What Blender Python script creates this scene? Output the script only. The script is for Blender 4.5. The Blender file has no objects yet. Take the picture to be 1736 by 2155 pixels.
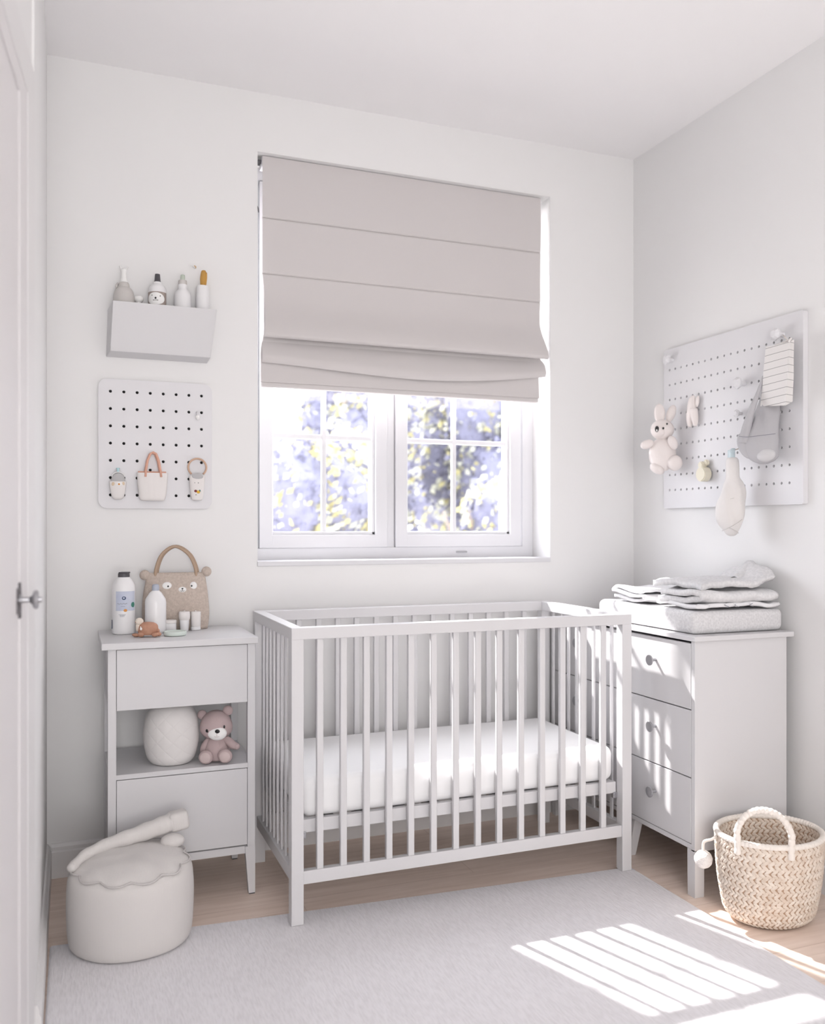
import bpy, bmesh, math, random
from mathutils import Vector, Matrix, noise
PI = math.pi
R = math.radians
random.seed(7)
scn = bpy.context.scene
COL = scn.collection

# ------------------------------------------------------------ camera, world, lights, exposure
cam_d = bpy.data.cameras.new('camera')
cam = bpy.data.objects.new('camera', cam_d)
COL.objects.link(cam)
cam.location = (0, 0, 1.15)
cam.rotation_euler = (R(90), 0, R(-21.2))
cam_d.sensor_fit = 'HORIZONTAL'
cam_d.sensor_width = 36
cam_d.lens = 36 * 1850 / 1736
cam_d.shift_y = 32.5 / 1736
cam_d.clip_start = 0.02
cam_d.dof.use_dof = True
cam_d.dof.focus_distance = 2.75
cam_d.dof.aperture_fstop = 2.4
scn.camera = cam

scn.view_settings.view_transform = 'Standard'
scn.view_settings.look = 'None'
scn.view_settings.gamma = 1
scn.view_settings.exposure = 1.03
try: scn.view_settings.use_curve_mapping = False
except Exception: pass

world = bpy.data.worlds.new('world')
scn.world = world
world.use_nodes = True
bg = world.node_tree.nodes['Background']
bg.inputs['Color'].default_value = (0.93, 0.955, 1.0, 1)
bg.inputs['Strength'].default_value = 4.6

SUN_DIR = Vector((0.35, -1.0, -1.05))
sun_d = bpy.data.lights.new('sun', 'SUN')
sun_d.energy = 7.5
sun_d.angle = R(1.1)
sun_d.color = (1.0, 0.97, 0.93)
sun = bpy.data.objects.new('sun', sun_d)
sun.rotation_euler = SUN_DIR.to_track_quat('-Z', 'Y').to_euler()
sun.location = (0, 8, 9)
COL.objects.link(sun)

def area(name, loc, aim, sx, sy, power, color):
    d = bpy.data.lights.new(name, 'AREA')
    d.shape = 'RECTANGLE'; d.size = sx; d.size_y = sy; d.energy = power; d.color = color
    o = bpy.data.objects.new(name, d)
    o.location = loc
    o.rotation_euler = (Vector(aim) - Vector(loc)).to_track_quat('-Z', 'Y').to_euler()
    COL.objects.link(o)
    return o
area('rear_fill_light', (0.35, -1.65, 1.3), (2.0, 2.2, 2.3), 1.6, 1.9, 38, (1.0, 0.99, 0.985))  # unseen fill light added behind the camera to brighten the room

# ------------------------------------------------------------ materials
MATS = {}
def mat(name, col, rough=0.5, bump=None, metal=0.0, spec=0.5, trans=0.0, vary=None):
    """bump = (kind, scale, strength, distance, stretch)"""
    if name in MATS: return MATS[name]
    m = bpy.data.materials.new(name); m.use_nodes = True
    nt = m.node_tree; N = nt.nodes; L = nt.links
    b = N['Principled BSDF']
    b.inputs['Base Color'].default_value = (*col, 1)
    b.inputs['Roughness'].default_value = rough
    b.inputs['Metallic'].default_value = metal
    b.inputs['Specular IOR Level'].default_value = spec
    tc = N.new('ShaderNodeTexCoord')
    mp = N.new('ShaderNodeMapping')
    L.new(tc.outputs['Object'], mp.inputs['Vector'])
    if bump:
        kind, sc, st, dist = bump[:4]
        if len(bump) > 4: mp.inputs['Scale'].default_value = bump[4]
        if kind == 'noise':
            t = N.new('ShaderNodeTexNoise'); t.inputs['Scale'].default_value = sc; t.inputs['Detail'].default_value = 4
            out = t.outputs['Fac']
        elif kind == 'voronoi':
            t = N.new('ShaderNodeTexVoronoi'); t.inputs['Scale'].default_value = sc
            out = t.outputs['Distance']
        elif kind == 'wave':
            t = N.new('ShaderNodeTexWave'); t.inputs['Scale'].default_value = sc
            t.inputs['Distortion'].default_value = 1.5; t.inputs['Detail'].default_value = 3
            out = t.outputs['Fac']
        L.new(mp.outputs['Vector'], t.inputs['Vector'])
        bp = N.new('ShaderNodeBump'); bp.inputs['Strength'].default_value = st; bp.inputs['Distance'].default_value = dist
        L.new(out, bp.inputs['Height']); L.new(bp.outputs['Normal'], b.inputs['Normal'])
    if vary:
        sc, c2 = vary
        t2 = N.new('ShaderNodeTexNoise'); t2.inputs['Scale'].default_value = sc; t2.inputs['Detail'].default_value = 5
        L.new(mp.outputs['Vector'], t2.inputs['Vector'])
        cr = N.new('ShaderNodeValToRGB')
        cr.color_ramp.elements[0].position = 0.35; cr.color_ramp.elements[1].position = 0.65
        cr.color_ramp.elements[0].color = (*col, 1); cr.color_ramp.elements[1].color = (*c2, 1)
        L.new(t2.outputs['Fac'], cr.inputs['Fac']); L.new(cr.outputs['Color'], b.inputs['Base Color'])
    if trans:
        tr = N.new('ShaderNodeBsdfTranslucent'); tr.inputs['Color'].default_value = (*col, 1)
        mx = N.new('ShaderNodeMixShader'); mx.inputs[0].default_value = trans
        L.new(b.outputs[0], mx.inputs[1]); L.new(tr.outputs[0], mx.inputs[2])
        L.new(mx.outputs[0], N['Material Output'].inputs['Surface'])
    MATS[name] = m
    return m

M_wall = mat('wall_paint', (0.83, 0.822, 0.820), 0.85, ('noise', 90, 0.03, 0.002))
M_ceil = mat('ceiling_paint', (0.95, 0.935, 0.94), 0.9, ('noise', 80, 0.02, 0.002))
M_trim = mat('trim_paint', (0.78, 0.765, 0.765), 0.45, ('noise', 30, 0.02, 0.001))
M_door = mat('door_paint', (0.75, 0.725, 0.73), 0.5, ('noise', 30, 0.02, 0.001))
M_frame = mat('window_frame_white', (0.72, 0.715, 0.74), 0.35, ('noise', 20, 0.01, 0.001))
M_white = mat('white_lacquer', (0.665, 0.655, 0.667), 0.38, ('noise', 25, 0.015, 0.001))
M_stand = mat('white_matt_lacquer', (0.655, 0.645, 0.657), 0.45, ('noise', 25, 0.015, 0.001))
M_board = mat('pegboard_white', (0.74, 0.73, 0.75), 0.5, ('noise', 40, 0.02, 0.001))
M_hole = mat('hole_dark', (0.02, 0.02, 0.02), 0.9, ('noise', 40, 0.02, 0.001))
M_hole2 = mat('hole_grey', (0.16, 0.15, 0.16), 0.9, ('noise', 40, 0.02, 0.001))
M_blind = mat('linen_blind', (0.66, 0.625, 0.62), 0.95, ('noise', 900, 0.25, 0.0008), trans=0.04)
M_sheet = mat('white_sheet', (0.90, 0.895, 0.90), 0.9, ('noise', 14, 0.12, 0.006))
M_pouf = mat('pouf_fabric', (0.68, 0.65, 0.635), 0.95, ('wave', 110, 0.22, 0.0015, (1, 1, 0.4)))
M_poufpip = mat('pouf_seam', (0.60, 0.57, 0.56), 0.95, ('noise', 200, 0.2, 0.001))
M_towel1 = mat('blanket_grey_white', (0.66, 0.655, 0.665), 0.95, ('noise', 260, 0.25, 0.0012), vary=(120, (0.76, 0.75, 0.76)))
M_towel2 = mat('blanket_white', (0.82, 0.815, 0.83), 0.95, ('noise', 60, 0.2, 0.003))
M_pad = mat('pad_heather_grey', (0.62, 0.61, 0.62), 0.95, ('noise', 250, 0.25, 0.0012), vary=(140, (0.74, 0.73, 0.74)))
M_plush_w = mat('plush_cream', (0.84, 0.775, 0.755), 1.0, ('noise', 320, 0.5, 0.002))
M_plush_m = mat('plush_mauve', (0.50, 0.39, 0.39), 1.0, ('noise', 320, 0.5, 0.0015))
M_mauve_l = mat('plush_mauve_light', (0.60, 0.49, 0.48), 1.0, ('noise', 320, 0.5, 0.0015))
M_felt = mat('felt_white', (0.90, 0.89, 0.88), 0.9, ('noise', 200, 0.1, 0.001))
M_black = mat('black_plastic', (0.012, 0.012, 0.014), 0.25, ('noise', 30, 0.01, 0.001))
M_charcoal = mat('charcoal_cap', (0.075, 0.07, 0.08), 0.4, ('noise', 60, 0.02, 0.001))
M_bottle = mat('bottle_white', (0.84, 0.83, 0.84), 0.3, ('noise', 20, 0.01, 0.001))
M_blue = mat('label_blue', (0.50, 0.54, 0.68), 0.5, ('noise', 40, 0.01, 0.001), vary=(22, (0.60, 0.63, 0.72)))
M_navy = mat('ink_navy', (0.02, 0.05, 0.13), 0.5, ('noise', 40, 0.01, 0.001))
M_inkgrey = mat('ink_grey', (0.25, 0.25, 0.29), 0.6, ('noise', 40, 0.01, 0.001))
M_bluecap = mat('cap_blue_grey', (0.42, 0.45, 0.53), 0.4, ('noise', 40, 0.01, 0.001))
M_sage = mat('sage_green', (0.52, 0.58, 0.50), 0.5, ('noise', 40, 0.02, 0.001))
M_dish = mat('dish_mint', (0.66, 0.73, 0.68), 0.5, ('noise', 40, 0.02, 0.001))
M_tan = mat('toy_tan', (0.46, 0.235, 0.155), 0.6, ('wave', 30, 0.15, 0.001), vary=(60, (0.52, 0.28, 0.19)))
M_creamtoy = mat('toy_cream', (0.80, 0.71, 0.62), 0.6, ('noise', 60, 0.05, 0.001))
M_cream = mat('cream_wood', (0.78, 0.73, 0.60), 0.6, ('noise', 60, 0.04, 0.001))
M_tote = mat('boucle_beige', (0.50, 0.42, 0.365), 1.0, ('voronoi', 260, 0.6, 0.002), vary=(130, (0.60, 0.51, 0.45)))
M_tothandle = mat('leather_tan', (0.42, 0.30, 0.215), 0.55, ('noise', 120, 0.1, 0.001))
M_peach = mat('peach_rope', (0.72, 0.40, 0.30), 0.7, ('noise', 150, 0.15, 0.001))
M_tanrope = mat('tan_rope', (0.60, 0.40, 0.29), 0.7, ('noise', 150, 0.15, 0.001))
M_canvas = mat('canvas_offwhite', (0.80, 0.765, 0.75), 0.9, ('wave', 90, 0.2, 0.001, (0.2, 0.2, 1)))
M_greyfelt = mat('felt_grey', (0.50, 0.49, 0.495), 0.95, ('noise', 200, 0.2, 0.001))
M_teal = mat('teal_plastic', (0.36, 0.56, 0.60), 0.4, ('noise', 60, 0.01, 0.001))
M_paleblue = mat('paleblue_plastic', (0.58, 0.68, 0.72), 0.4, ('noise', 60, 0.01, 0.001))
M_orange = mat('orange_print', (0.68, 0.30, 0.08), 0.7, ('noise', 60, 0.01, 0.001))
M_yellow = mat('yellow_print', (0.75, 0.45, 0.05), 0.7, ('noise', 60, 0.01, 0.001))
M_red = mat('maroon_print', (0.20, 0.03, 0.03), 0.7, ('noise', 60, 0.01, 0.001))
M_green = mat('green_print', (0.06, 0.22, 0.17), 0.7, ('noise', 60, 0.01, 0.001))
M_beige = mat('beige_print', (0.72, 0.58, 0.42), 0.7, ('noise', 60, 0.01, 0.001))
M_taupe = mat('taupe_label', (0.36, 0.30, 0.27), 0.6, ('noise', 60, 0.01, 0.001))
M_stone = mat('stoneware_grey', (0.60, 0.57, 0.55), 0.6, ('noise', 60, 0.03, 0.001))
M_mustard = mat('mustard_bristle', (0.60, 0.33, 0.08), 0.7, ('wave', 80, 0.4, 0.001, (3, 3, 0.3)))
M_steel = mat('brushed_steel', (0.42, 0.42, 0.44), 0.32, ('noise', 60, 0.02, 0.001), metal=0.85)
M_darksteel = mat('dark_steel', (0.12, 0.11, 0.12), 0.3, ('noise', 60, 0.02, 0.001), metal=0.8)
M_greycloth = mat('muslin_grey', (0.54, 0.53, 0.55), 0.95, ('noise', 30, 0.5, 0.006), trans=0.1)
M_greycloth2 = mat('muslin_grey_light', (0.62, 0.61, 0.62), 0.95, ('noise', 40, 0.3, 0.004))
M_whitecloth = mat('muslin_white', (0.78, 0.75, 0.735), 0.95, ('noise', 30, 0.5, 0.006))
M_rattan = mat('seagrass_pale', (0.80, 0.715, 0.63), 0.8, ('noise', 120, 0.4, 0.002), vary=(45, (0.68, 0.565, 0.47)))
M_rattan_d = mat('seagrass_gap', (0.42, 0.28, 0.19), 0.9, ('noise', 120, 0.4, 0.002))
M_rope = mat('cotton_rope_wrap', (0.84, 0.78, 0.72), 0.9, ('noise', 160, 0.3, 0.002))
M_pom = mat('pompom_wool', (0.86, 0.81, 0.78), 1.0, ('voronoi', 300, 0.8, 0.003))
M_ground = mat('pale_bounce_ground', (0.62, 0.60, 0.56), 1.0, ('noise', 30, 0.5, 0.02))  # unseen lawn, made pale to bounce light up into the room

def floor_mat():
    m = bpy.data.materials.new('oak_floor'); m.use_nodes = True
    nt = m.node_tree; N = nt.nodes; L = nt.links; b = N['Principled BSDF']
    tc = N.new('ShaderNodeTexCoord'); br = N.new('ShaderNodeTexBrick')
    mp = N.new('ShaderNodeMapping'); mp.inputs['Location'].default_value = (0.35, 0.06, 0)
    L.new(tc.outputs['Object'], mp.inputs['Vector']); L.new(mp.outputs['Vector'], br.inputs['Vector'])
    br.inputs['Color1'].default_value = (0.92, 0.76, 0.66, 1); br.inputs['Color2'].default_value = (0.94, 0.79, 0.70, 1)
    br.inputs['Mortar'].default_value = (0.76, 0.61, 0.52, 1)
    br.inputs['Scale'].default_value = 1; br.inputs['Mortar Size'].default_value = 0.0012
    br.inputs['Brick Width'].default_value = 1.6; br.inputs['Row Height'].default_value = 0.16
    br.offset = 0.37
    mp2 = N.new('ShaderNodeMapping'); mp2.inputs['Scale'].default_value = (1.2, 14, 1)
    n = N.new('ShaderNodeTexNoise'); n.inputs['Scale'].default_value = 3; n.inputs['Detail'].default_value = 6; n.inputs['Distortion'].default_value = 0.6
    L.new(tc.outputs['Object'], mp2.inputs['Vector']); L.new(mp2.outputs['Vector'], n.inputs['Vector'])
    cr = N.new('ShaderNodeValToRGB'); cr.color_ramp.elements[0].position = 0.3; cr.color_ramp.elements[1].position = 0.7
    cr.color_ramp.elements[0].color = (0.86, 0.83, 0.80, 1); cr.color_ramp.elements[1].color = (1, 1, 1, 1)
    L.new(n.outputs['Fac'], cr.inputs['Fac'])
    mx = N.new('ShaderNodeMix'); mx.data_type = 'RGBA'; mx.blend_type = 'MULTIPLY'; mx.inputs[0].default_value = 1
    L.new(br.outputs['Color'], mx.inputs[6]); L.new(cr.outputs['Color'], mx.inputs[7])
    L.new(mx.outputs[2], b.inputs['Base Color']); b.inputs['Roughness'].default_value = 0.45
    return m
M_floor = floor_mat()

def rug_mat():
    m = bpy.data.materials.new('rug_pile'); m.use_nodes = True
    nt = m.node_tree; N = nt.nodes; L = nt.links; b = N['Principled BSDF']
    tc = N.new('ShaderNodeTexCoord'); mp = N.new('ShaderNodeMapping')
    mp.inputs['Rotation'].default_value = (0, 0, R(3)); mp.inputs['Scale'].default_value = (1.0, 0.14, 1)
    L.new(tc.outputs['Object'], mp.inputs['Vector'])
    n = N.new('ShaderNodeTexNoise'); n.inputs['Scale'].default_value = 230; n.inputs['Detail'].default_value = 3
    L.new(mp.outputs['Vector'], n.inputs['Vector'])
    cr = N.new('ShaderNodeValToRGB'); cr.color_ramp.elements[0].position = 0.3; cr.color_ramp.elements[1].position = 0.6
    cr.color_ramp.elements[0].color = (0.74, 0.72, 0.74, 1); cr.color_ramp.elements[1].color = (0.82, 0.80, 0.825, 1)
    L.new(n.outputs['Fac'], cr.inputs['Fac']); L.new(cr.outputs['Color'], b.inputs['Base Color'])
    bp = N.new('ShaderNodeBump'); bp.inputs['Strength'].default_value = 0.7; bp.inputs['Distance'].default_value = 0.004
    L.new(n.outputs['Fac'], bp.inputs['Height']); L.new(bp.outputs['Normal'], b.inputs['Normal'])
    b.inputs['Roughness'].default_value = 1.0; b.inputs['Specular IOR Level'].default_value = 0.1
    return m
M_rug = rug_mat()

def stripe_mat(name, base, line, period, width, axis=2):
    m = bpy.data.materials.new(name); m.use_nodes = True
    nt = m.node_tree; N = nt.nodes; L = nt.links; b = N['Principled BSDF']
    tc = N.new('ShaderNodeTexCoord'); sp = N.new('ShaderNodeSeparateXYZ')
    L.new(tc.outputs['Object'], sp.inputs[0])
    a = N.new('ShaderNodeMath'); a.operation = 'MODULO'; a.inputs[1].default_value = period
    o = N.new('ShaderNodeMath'); o.operation = 'ADD'; o.inputs[1].default_value = 10
    L.new(sp.outputs[axis], o.inputs[0]); L.new(o.outputs[0], a.inputs[0])
    c = N.new('ShaderNodeMath'); c.operation = 'LESS_THAN'; c.inputs[1].default_value = width
    L.new(a.outputs[0], c.inputs[0])
    mx = N.new('ShaderNodeMix'); mx.data_type = 'RGBA'
    mx.inputs[6].default_value = (*base, 1); mx.inputs[7].default_value = (*line, 1)
    L.new(c.outputs[0], mx.inputs[0]); L.new(mx.outputs[2], b.inputs['Base Color'])
    b.inputs['Roughness'].default_value = 0.9
    return m
M_stripe = stripe_mat('striped_cotton', (0.80, 0.775, 0.76), (0.42, 0.40, 0.40), 0.024, 0.0022)

def quilt_mat():
    m = bpy.data.materials.new('quilted_jersey'); m.use_nodes = True
    nt = m.node_tree; N = nt.nodes; L = nt.links; b = N['Principled BSDF']
    b.inputs['Base Color'].default_value = (0.74, 0.715, 0.705, 1); b.inputs['Roughness'].default_value = 0.95
    tc = N.new('ShaderNodeTexCoord')
    hs = []
    for ang in (45, -45):
        mp = N.new('ShaderNodeMapping'); mp.inputs['Rotation'].default_value = (0, R(ang), 0)
        w = N.new('ShaderNodeTexWave'); w.inputs['Scale'].default_value = 9; w.wave_profile = 'SIN'; w.bands_direction = 'X'
        L.new(tc.outputs['Object'], mp.inputs[0]); L.new(mp.outputs[0], w.inputs['Vector'])
        p = N.new('ShaderNodeMath'); p.operation = 'POWER'; p.inputs[1].default_value = 0.25
        L.new(w.outputs['Fac'], p.inputs[0]); hs.append(p)
    mn = N.new('ShaderNodeMath'); mn.operation = 'MINIMUM'
    L.new(hs[0].outputs[0], mn.inputs[0]); L.new(hs[1].outputs[0], mn.inputs[1])
    bp = N.new('ShaderNodeBump'); bp.inputs['Strength'].default_value = 0.35; bp.inputs['Distance'].default_value = 0.003
    L.new(mn.outputs[0], bp.inputs['Height']); L.new(bp.outputs[0], b.inputs['Normal'])
    return m
M_quilt = quilt_mat()

def glass_mat():
    m = bpy.data.materials.new('window_glass'); m.use_nodes = True
    nt = m.node_tree; N = nt.nodes; L = nt.links
    N.remove(N['Principled BSDF'])
    t = N.new('ShaderNodeBsdfTransparent'); t.inputs['Color'].default_value = (0.99, 0.99, 1, 1)
    g = N.new('ShaderNodeBsdfGlossy'); g.inputs['Roughness'].default_value = 0.02
    mx = N.new('ShaderNodeMixShader'); mx.inputs[0].default_value = 0.05
    L.new(t.outputs[0], mx.inputs[1]); L.new(g.outputs[0], mx.inputs[2])
    L.new(mx.outputs[0], N['Material Output'].inputs['Surface'])
    return m
M_glass = glass_mat()

# ------------------------------------------------------------ mesh helpers
WM = {}
def merge(bm, t, M=None):
    if M is not None: bmesh.ops.transform(t, matrix=M, verts=t.verts)
    me = bpy.data.meshes.new('tmp'); t.to_mesh(me); t.free(); bm.from_mesh(me); bpy.data.meshes.remove(me)
def box(bm, x0, x1, y0, y1, z0, z1, b=0.0, seg=2, M=None):
    t = bmesh.new(); bmesh.ops.create_cube(t, size=1)
    for v in t.verts:
        v.co = Vector(((x0+x1)/2 + v.co.x*(x1-x0), (y0+y1)/2 + v.co.y*(y1-y0), (z0+z1)/2 + v.co.z*(z1-z0)))
    if b > 0: bmesh.ops.bevel(t, geom=t.edges[:], offset=b, segments=seg, profile=0.5, affect='EDGES')
    merge(bm, t, M)
def ell(bm, c, r, tilt=0, seg=24, rings=16, M=None, yaw=0):
    t = bmesh.new(); bmesh.ops.create_uvsphere(t, u_segments=seg, v_segments=rings, radius=1)
    if isinstance(r, (int, float)): r = (r, r, r)
    T = Matrix.Translation(c) @ Matrix.Rotation(yaw, 4, 'Z') @ Matrix.Rotation(tilt, 4, 'Y') @ Matrix.Diagonal((*r, 1))
    merge(bm, t, T if M is None else M @ T)
def hexa(bm, p):
    """eight corners: bottom loop 0-3, top loop 4-7"""
    v = [bm.verts.new(q) for q in p]
    for f in ((3, 2, 1, 0), (4, 5, 6, 7), (0, 1, 5, 4), (1, 2, 6, 5), (2, 3, 7, 6), (3, 0, 4, 7)): bm.faces.new([v[i] for i in f])
def prism(bm, pts, y0, y1, M=None, b=0.0):
    """outline in x,z extruded along y"""
    t = bmesh.new()
    a = [t.verts.new((x, y0, z)) for x, z in pts]; c = [t.verts.new((x, y1, z)) for x, z in pts]
    t.faces.new(a); t.faces.new(c[::-1]); n = len(pts)
    for i in range(n): t.faces.new((a[i], c[i], c[(i+1) % n], a[(i+1) % n]))
    bmesh.ops.recalc_face_normals(t, faces=t.faces[:])
    if b > 0: bmesh.ops.bevel(t, geom=t.edges[:], offset=b, segments=2, profile=0.5, affect='EDGES')
    merge(bm, t, M)
def smoothpts(pts, n=8, closed=False):
    out = []; m = len(pts); P = [Vector(p) for p in pts]
    rng = range(m if closed else m-1)
    for i in rng:
        g = (lambda k: P[k % m]) if closed else (lambda k: P[max(0, min(m-1, k))])
        p0, p1, p2, p3 = g(i-1), g(i), g(i+1), g(i+2)
        for j in range(n):
            t = j/n
            out.append(0.5*((2*p1)+(p2-p0)*t+(2*p0-5*p1+4*p2-p3)*t*t+(3*p1-p0-3*p2+p3)*t**3))
    if not closed: out.append(P[-1])
    return out
def tube(bm, pts, r, seg=10, closed=False, M=None, rfun=None):
    P = [Vector(p) for p in pts]; n = len(P); t = bmesh.new(); rings = []; up = None
    for i in range(n):
        a = P[(i-1) % n] if closed or i > 0 else P[i]; b = P[(i+1) % n] if closed or i < n-1 else P[i]
        d = (b-a).normalized()
        if up is None: up = Vector((0, 0, 1)) if abs(d.z) < 0.9 else Vector((1, 0, 0))
        s = d.cross(up)
        if s.length < 1e-5: s = d.orthogonal()
        s.normalize(); up = s.cross(d).normalized()
        rr = rfun(i/(n-1)) if rfun else (r[i] if isinstance(r, (list, tuple)) else r)
        rings.append([t.verts.new(P[i] + (s*math.cos(k*2*PI/seg) + up*math.sin(k*2*PI/seg))*rr) for k in range(seg)])
    m = n if closed else n-1
    for i in range(m):
        A, B = rings[i], rings[(i+1) % n]
        for k in range(seg): t.faces.new((A[k], A[(k+1) % seg], B[(k+1) % seg], B[k]))
    if not closed: t.faces.new(rings[0][::-1]); t.faces.new(rings[-1])
    bmesh.ops.recalc_face_normals(t, faces=t.faces[:])
    merge(bm, t, M)
def loft(bm, rings, seg=28, M=None, sq=2.0, sm=0):
    """rings: (cx, cy, z, rx, ry); sq = superellipse exponent"""
    if sm:
        a = smoothpts([(x, y, z) for x, y, z, _, _ in rings], sm); b = smoothpts([(p, q, 0) for *_, p, q in rings], sm)
        rings = [(u.x, u.y, u.z, max(1e-4, v.x), max(1e-4, v.y)) for u, v in zip(a, b)]
    t = bmesh.new(); RR = []
    for cx, cy, z, rx, ry in rings:
        L = []
        for k in range(seg):
            a = 2*PI*k/seg; c, s = math.cos(a), math.sin(a)
            L.append(t.verts.new((cx + rx*math.copysign(abs(c)**(2/sq), c), cy + ry*math.copysign(abs(s)**(2/sq), s), z)))
        RR.append(L)
    for i in range(len(RR)-1):
        for k in range(seg): t.faces.new((RR[i][k], RR[i][(k+1) % seg], RR[i+1][(k+1) % seg], RR[i+1][k]))
    t.faces.new(RR[0][::-1]); t.faces.new(RR[-1])
    bmesh.ops.recalc_face_normals(t, faces=t.faces[:])
    merge(bm, t, M)
def lathe(bm, prof, c=(0, 0, 0), seg=32, M=None):
    loft(bm, [(c[0], c[1], c[2]+z, max(r, 1e-4), max(r, 1e-4)) for r, z in prof], seg, M)
def cyl(bm, c, axis, r, h, seg=24, b=0.0, M=None):
    t = bmesh.new(); bmesh.ops.create_cone(t, cap_ends=True, segments=seg, radius1=r, radius2=r, depth=h)
    if b > 0:
        bmesh.ops.bevel(t, geom=[e for e in t.edges if len(e.link_faces) == 2 and any(len(f.verts) > 4 for f in e.link_faces)], offset=b, segments=2, affect='EDGES')
    T = Matrix.Translation(c) @ Vector((0, 0, 1)).rotation_difference(Vector(axis)).to_matrix().to_4x4()
    merge(bm, t, T if M is None else M @ T)
def patch(bm, c, r, a0, a1, z0, z1, n=10, th=0.0006, rz=2, inside=None, m=8):
    """curved sticker on a round bottle; a=0 faces local -y, grows to +x"""
    G = []
    for j in range(m+1):
        row = []
        for i in range(n+1):
            u = i/n; v = j/m; a = a0+(a1-a0)*u; z = z0+(z1-z0)*v
            if inside == 'oval':
                s, w = (u-.5)*2, (v-.5)*2
                s2 = s*math.sqrt(max(0, 1-w*w/2)); w2 = w*math.sqrt(max(0, 1-s*s/2))
                a = (a0+a1)/2+s2*(a1-a0)/2; z = (z0+z1)/2+w2*(z1-z0)/2
            row.append(bm.verts.new((c[0]+(r+th)*math.sin(a), c[1]-(r+th)*math.cos(a), c[2]+z)))
        G.append(row)
    for j in range(m):
        for i in range(n): bm.faces.new((G[j][i], G[j][i+1], G[j+1][i+1], G[j+1][i]))
def sheet(bm, fn, nu, nv, th=0.0):
    """surface fn(u,v)->Vector, optional thickness"""
    P = [[Vector(fn(i/nu, j/nv)) for i in range(nu+1)] for j in range(nv+1)]
    def layer(off):
        G = []
        for j in range(nv+1):
            row = []
            for i in range(nu+1):
                a = P[j][min(i+1, nu)]-P[j][max(i-1, 0)]; b = P[min(j+1, nv)][i]-P[max(j-1, 0)][i]
                n = a.cross(b); n = n.normalized() if n.length > 1e-9 else Vector((0, 0, 1))
                row.append(bm.verts.new(P[j][i]+n*off))
            G.append(row)
        return G
    A = layer(th/2)
    for j in range(nv):
        for i in range(nu): bm.faces.new((A[j][i], A[j][i+1], A[j+1][i+1], A[j+1][i]))
    if th > 0:
        B = layer(-th/2)
        for j in range(nv):
            for i in range(nu): bm.faces.new((B[j][i], B[j+1][i], B[j+1][i+1], B[j][i+1]))
        for j in range(nv):
            bm.faces.new((A[j][0], A[j+1][0], B[j+1][0], B[j][0])); bm.faces.new((A[j][nu], B[j][nu], B[j+1][nu], A[j+1][nu]))
        for i in range(nu):
            bm.faces.new((A[0][i], B[0][i], B[0][i+1], A[0][i+1])); bm.faces.new((A[nv][i], A[nv][i+1], B[nv][i+1], B[nv][i]))
def BM(): return bmesh.new()

# ------------------------------------------------------------ object helpers
def setp(o, label=None, cat=None, group=None, kind=None):
    if label: o['label'] = label
    if cat: o['category'] = cat
    if group: o['group'] = group
    if kind: o['kind'] = kind
    return o
def obj(name, bm, m, parent=None, world=True, smooth=None, subsurf=0, label=None):
    """links ONE mesh object; vertices given in world space unless world=False"""
    P = WM.get(parent.name) if parent else Matrix.Identity(4)
    if DROP and not world:
        bmesh.ops.translate(bm, vec=(0, 0, -DROP), verts=bm.verts)
        if min(v.co.z for v in bm.verts) < -1e-4:
            r_ = bmesh.ops.bisect_plane(bm, geom=bm.verts[:]+bm.edges[:]+bm.faces[:], plane_co=(0, 0, 0), plane_no=(0, 0, 1), clear_inner=True)
            bmesh.ops.holes_fill(bm, edges=[e for e in bm.edges if e.is_boundary])
    if parent and world: bmesh.ops.transform(bm, matrix=P.inverted(), verts=bm.verts)
    me = bpy.data.meshes.new(name); bm.to_mesh(me); bm.free()
    me.materials.append(m)
    if smooth is not None or subsurf:
        me.polygons.foreach_set('use_smooth', [True]*len(me.polygons))
        if smooth and smooth is not True:
            me.set_sharp_from_angle(angle=R(smooth))
    o = bpy.data.objects.new(name, me); COL.objects.link(o)
    if parent: o.parent = parent
    if subsurf:
        s = o.modifiers.new('subsurf', 'SUBSURF'); s.levels = subsurf; s.render_levels = subsurf
    WM[o.name] = P.copy()
    if label: o['label'] = label
    return o
def thing(name, label, cat, loc=(0, 0, 0), rz=0.0, group=None):
    o = bpy.data.objects.new(name, None); COL.objects.link(o)
    o.location = loc; o.rotation_euler = (0, 0, rz); o.empty_display_size = 0.05
    WM[o.name] = Matrix.Translation(loc) @ Matrix.Rotation(rz, 4, 'Z')
    setp(o, label, cat, group)
    return o
def struct(name, bm, m, parent=None, smooth=None):
    o = obj(name, bm, m, parent, smooth=smooth)
    if not parent: o['kind'] = 'structure'
    return o
def copy_part(src, parent, loc):
    c = src.copy(); COL.objects.link(c); c.parent = parent; c.location = loc
    WM[c.name] = WM[src.name]
    return c
YAW = R(-21.2)
DROP = 0

# ------------------------------------------------------------ the room
XL, XR, YB, ZC = -0.075, 2.21, 3.12, 2.70
YF = -1.8
WX0, WX1, WZ0, WZ1 = 0.618, 1.808, 1.025, 2.49
b = BM(); box(b, -0.9, 2.5, YF, 3.4, -0.12, 0.0); struct('floor', b, M_floor)
b = BM(); box(b, -0.9, 2.5, YF, 3.4, ZC, ZC+0.15); struct('ceiling', b, M_ceil)
b = BM()
box(b, -0.3, WX0, YB, 3.36, 0, ZC); box(b, WX1, 2.45, YB, 3.36, 0, ZC)
box(b, WX0, WX1, YB, 3.36, 0, WZ0); box(b, WX0, WX1, YB, 3.36, WZ1, ZC)
struct('wall_back', b, M_wall)
b = BM(); box(b, XR, XR+0.2, YF, 3.36, 0, ZC); struct('wall_right', b, M_wall)
b = BM(); box(b, -0.9, 2.45, YF-0.2, YF-0.001, 0, ZC); struct('wall_front', b, M_wall)
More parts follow.
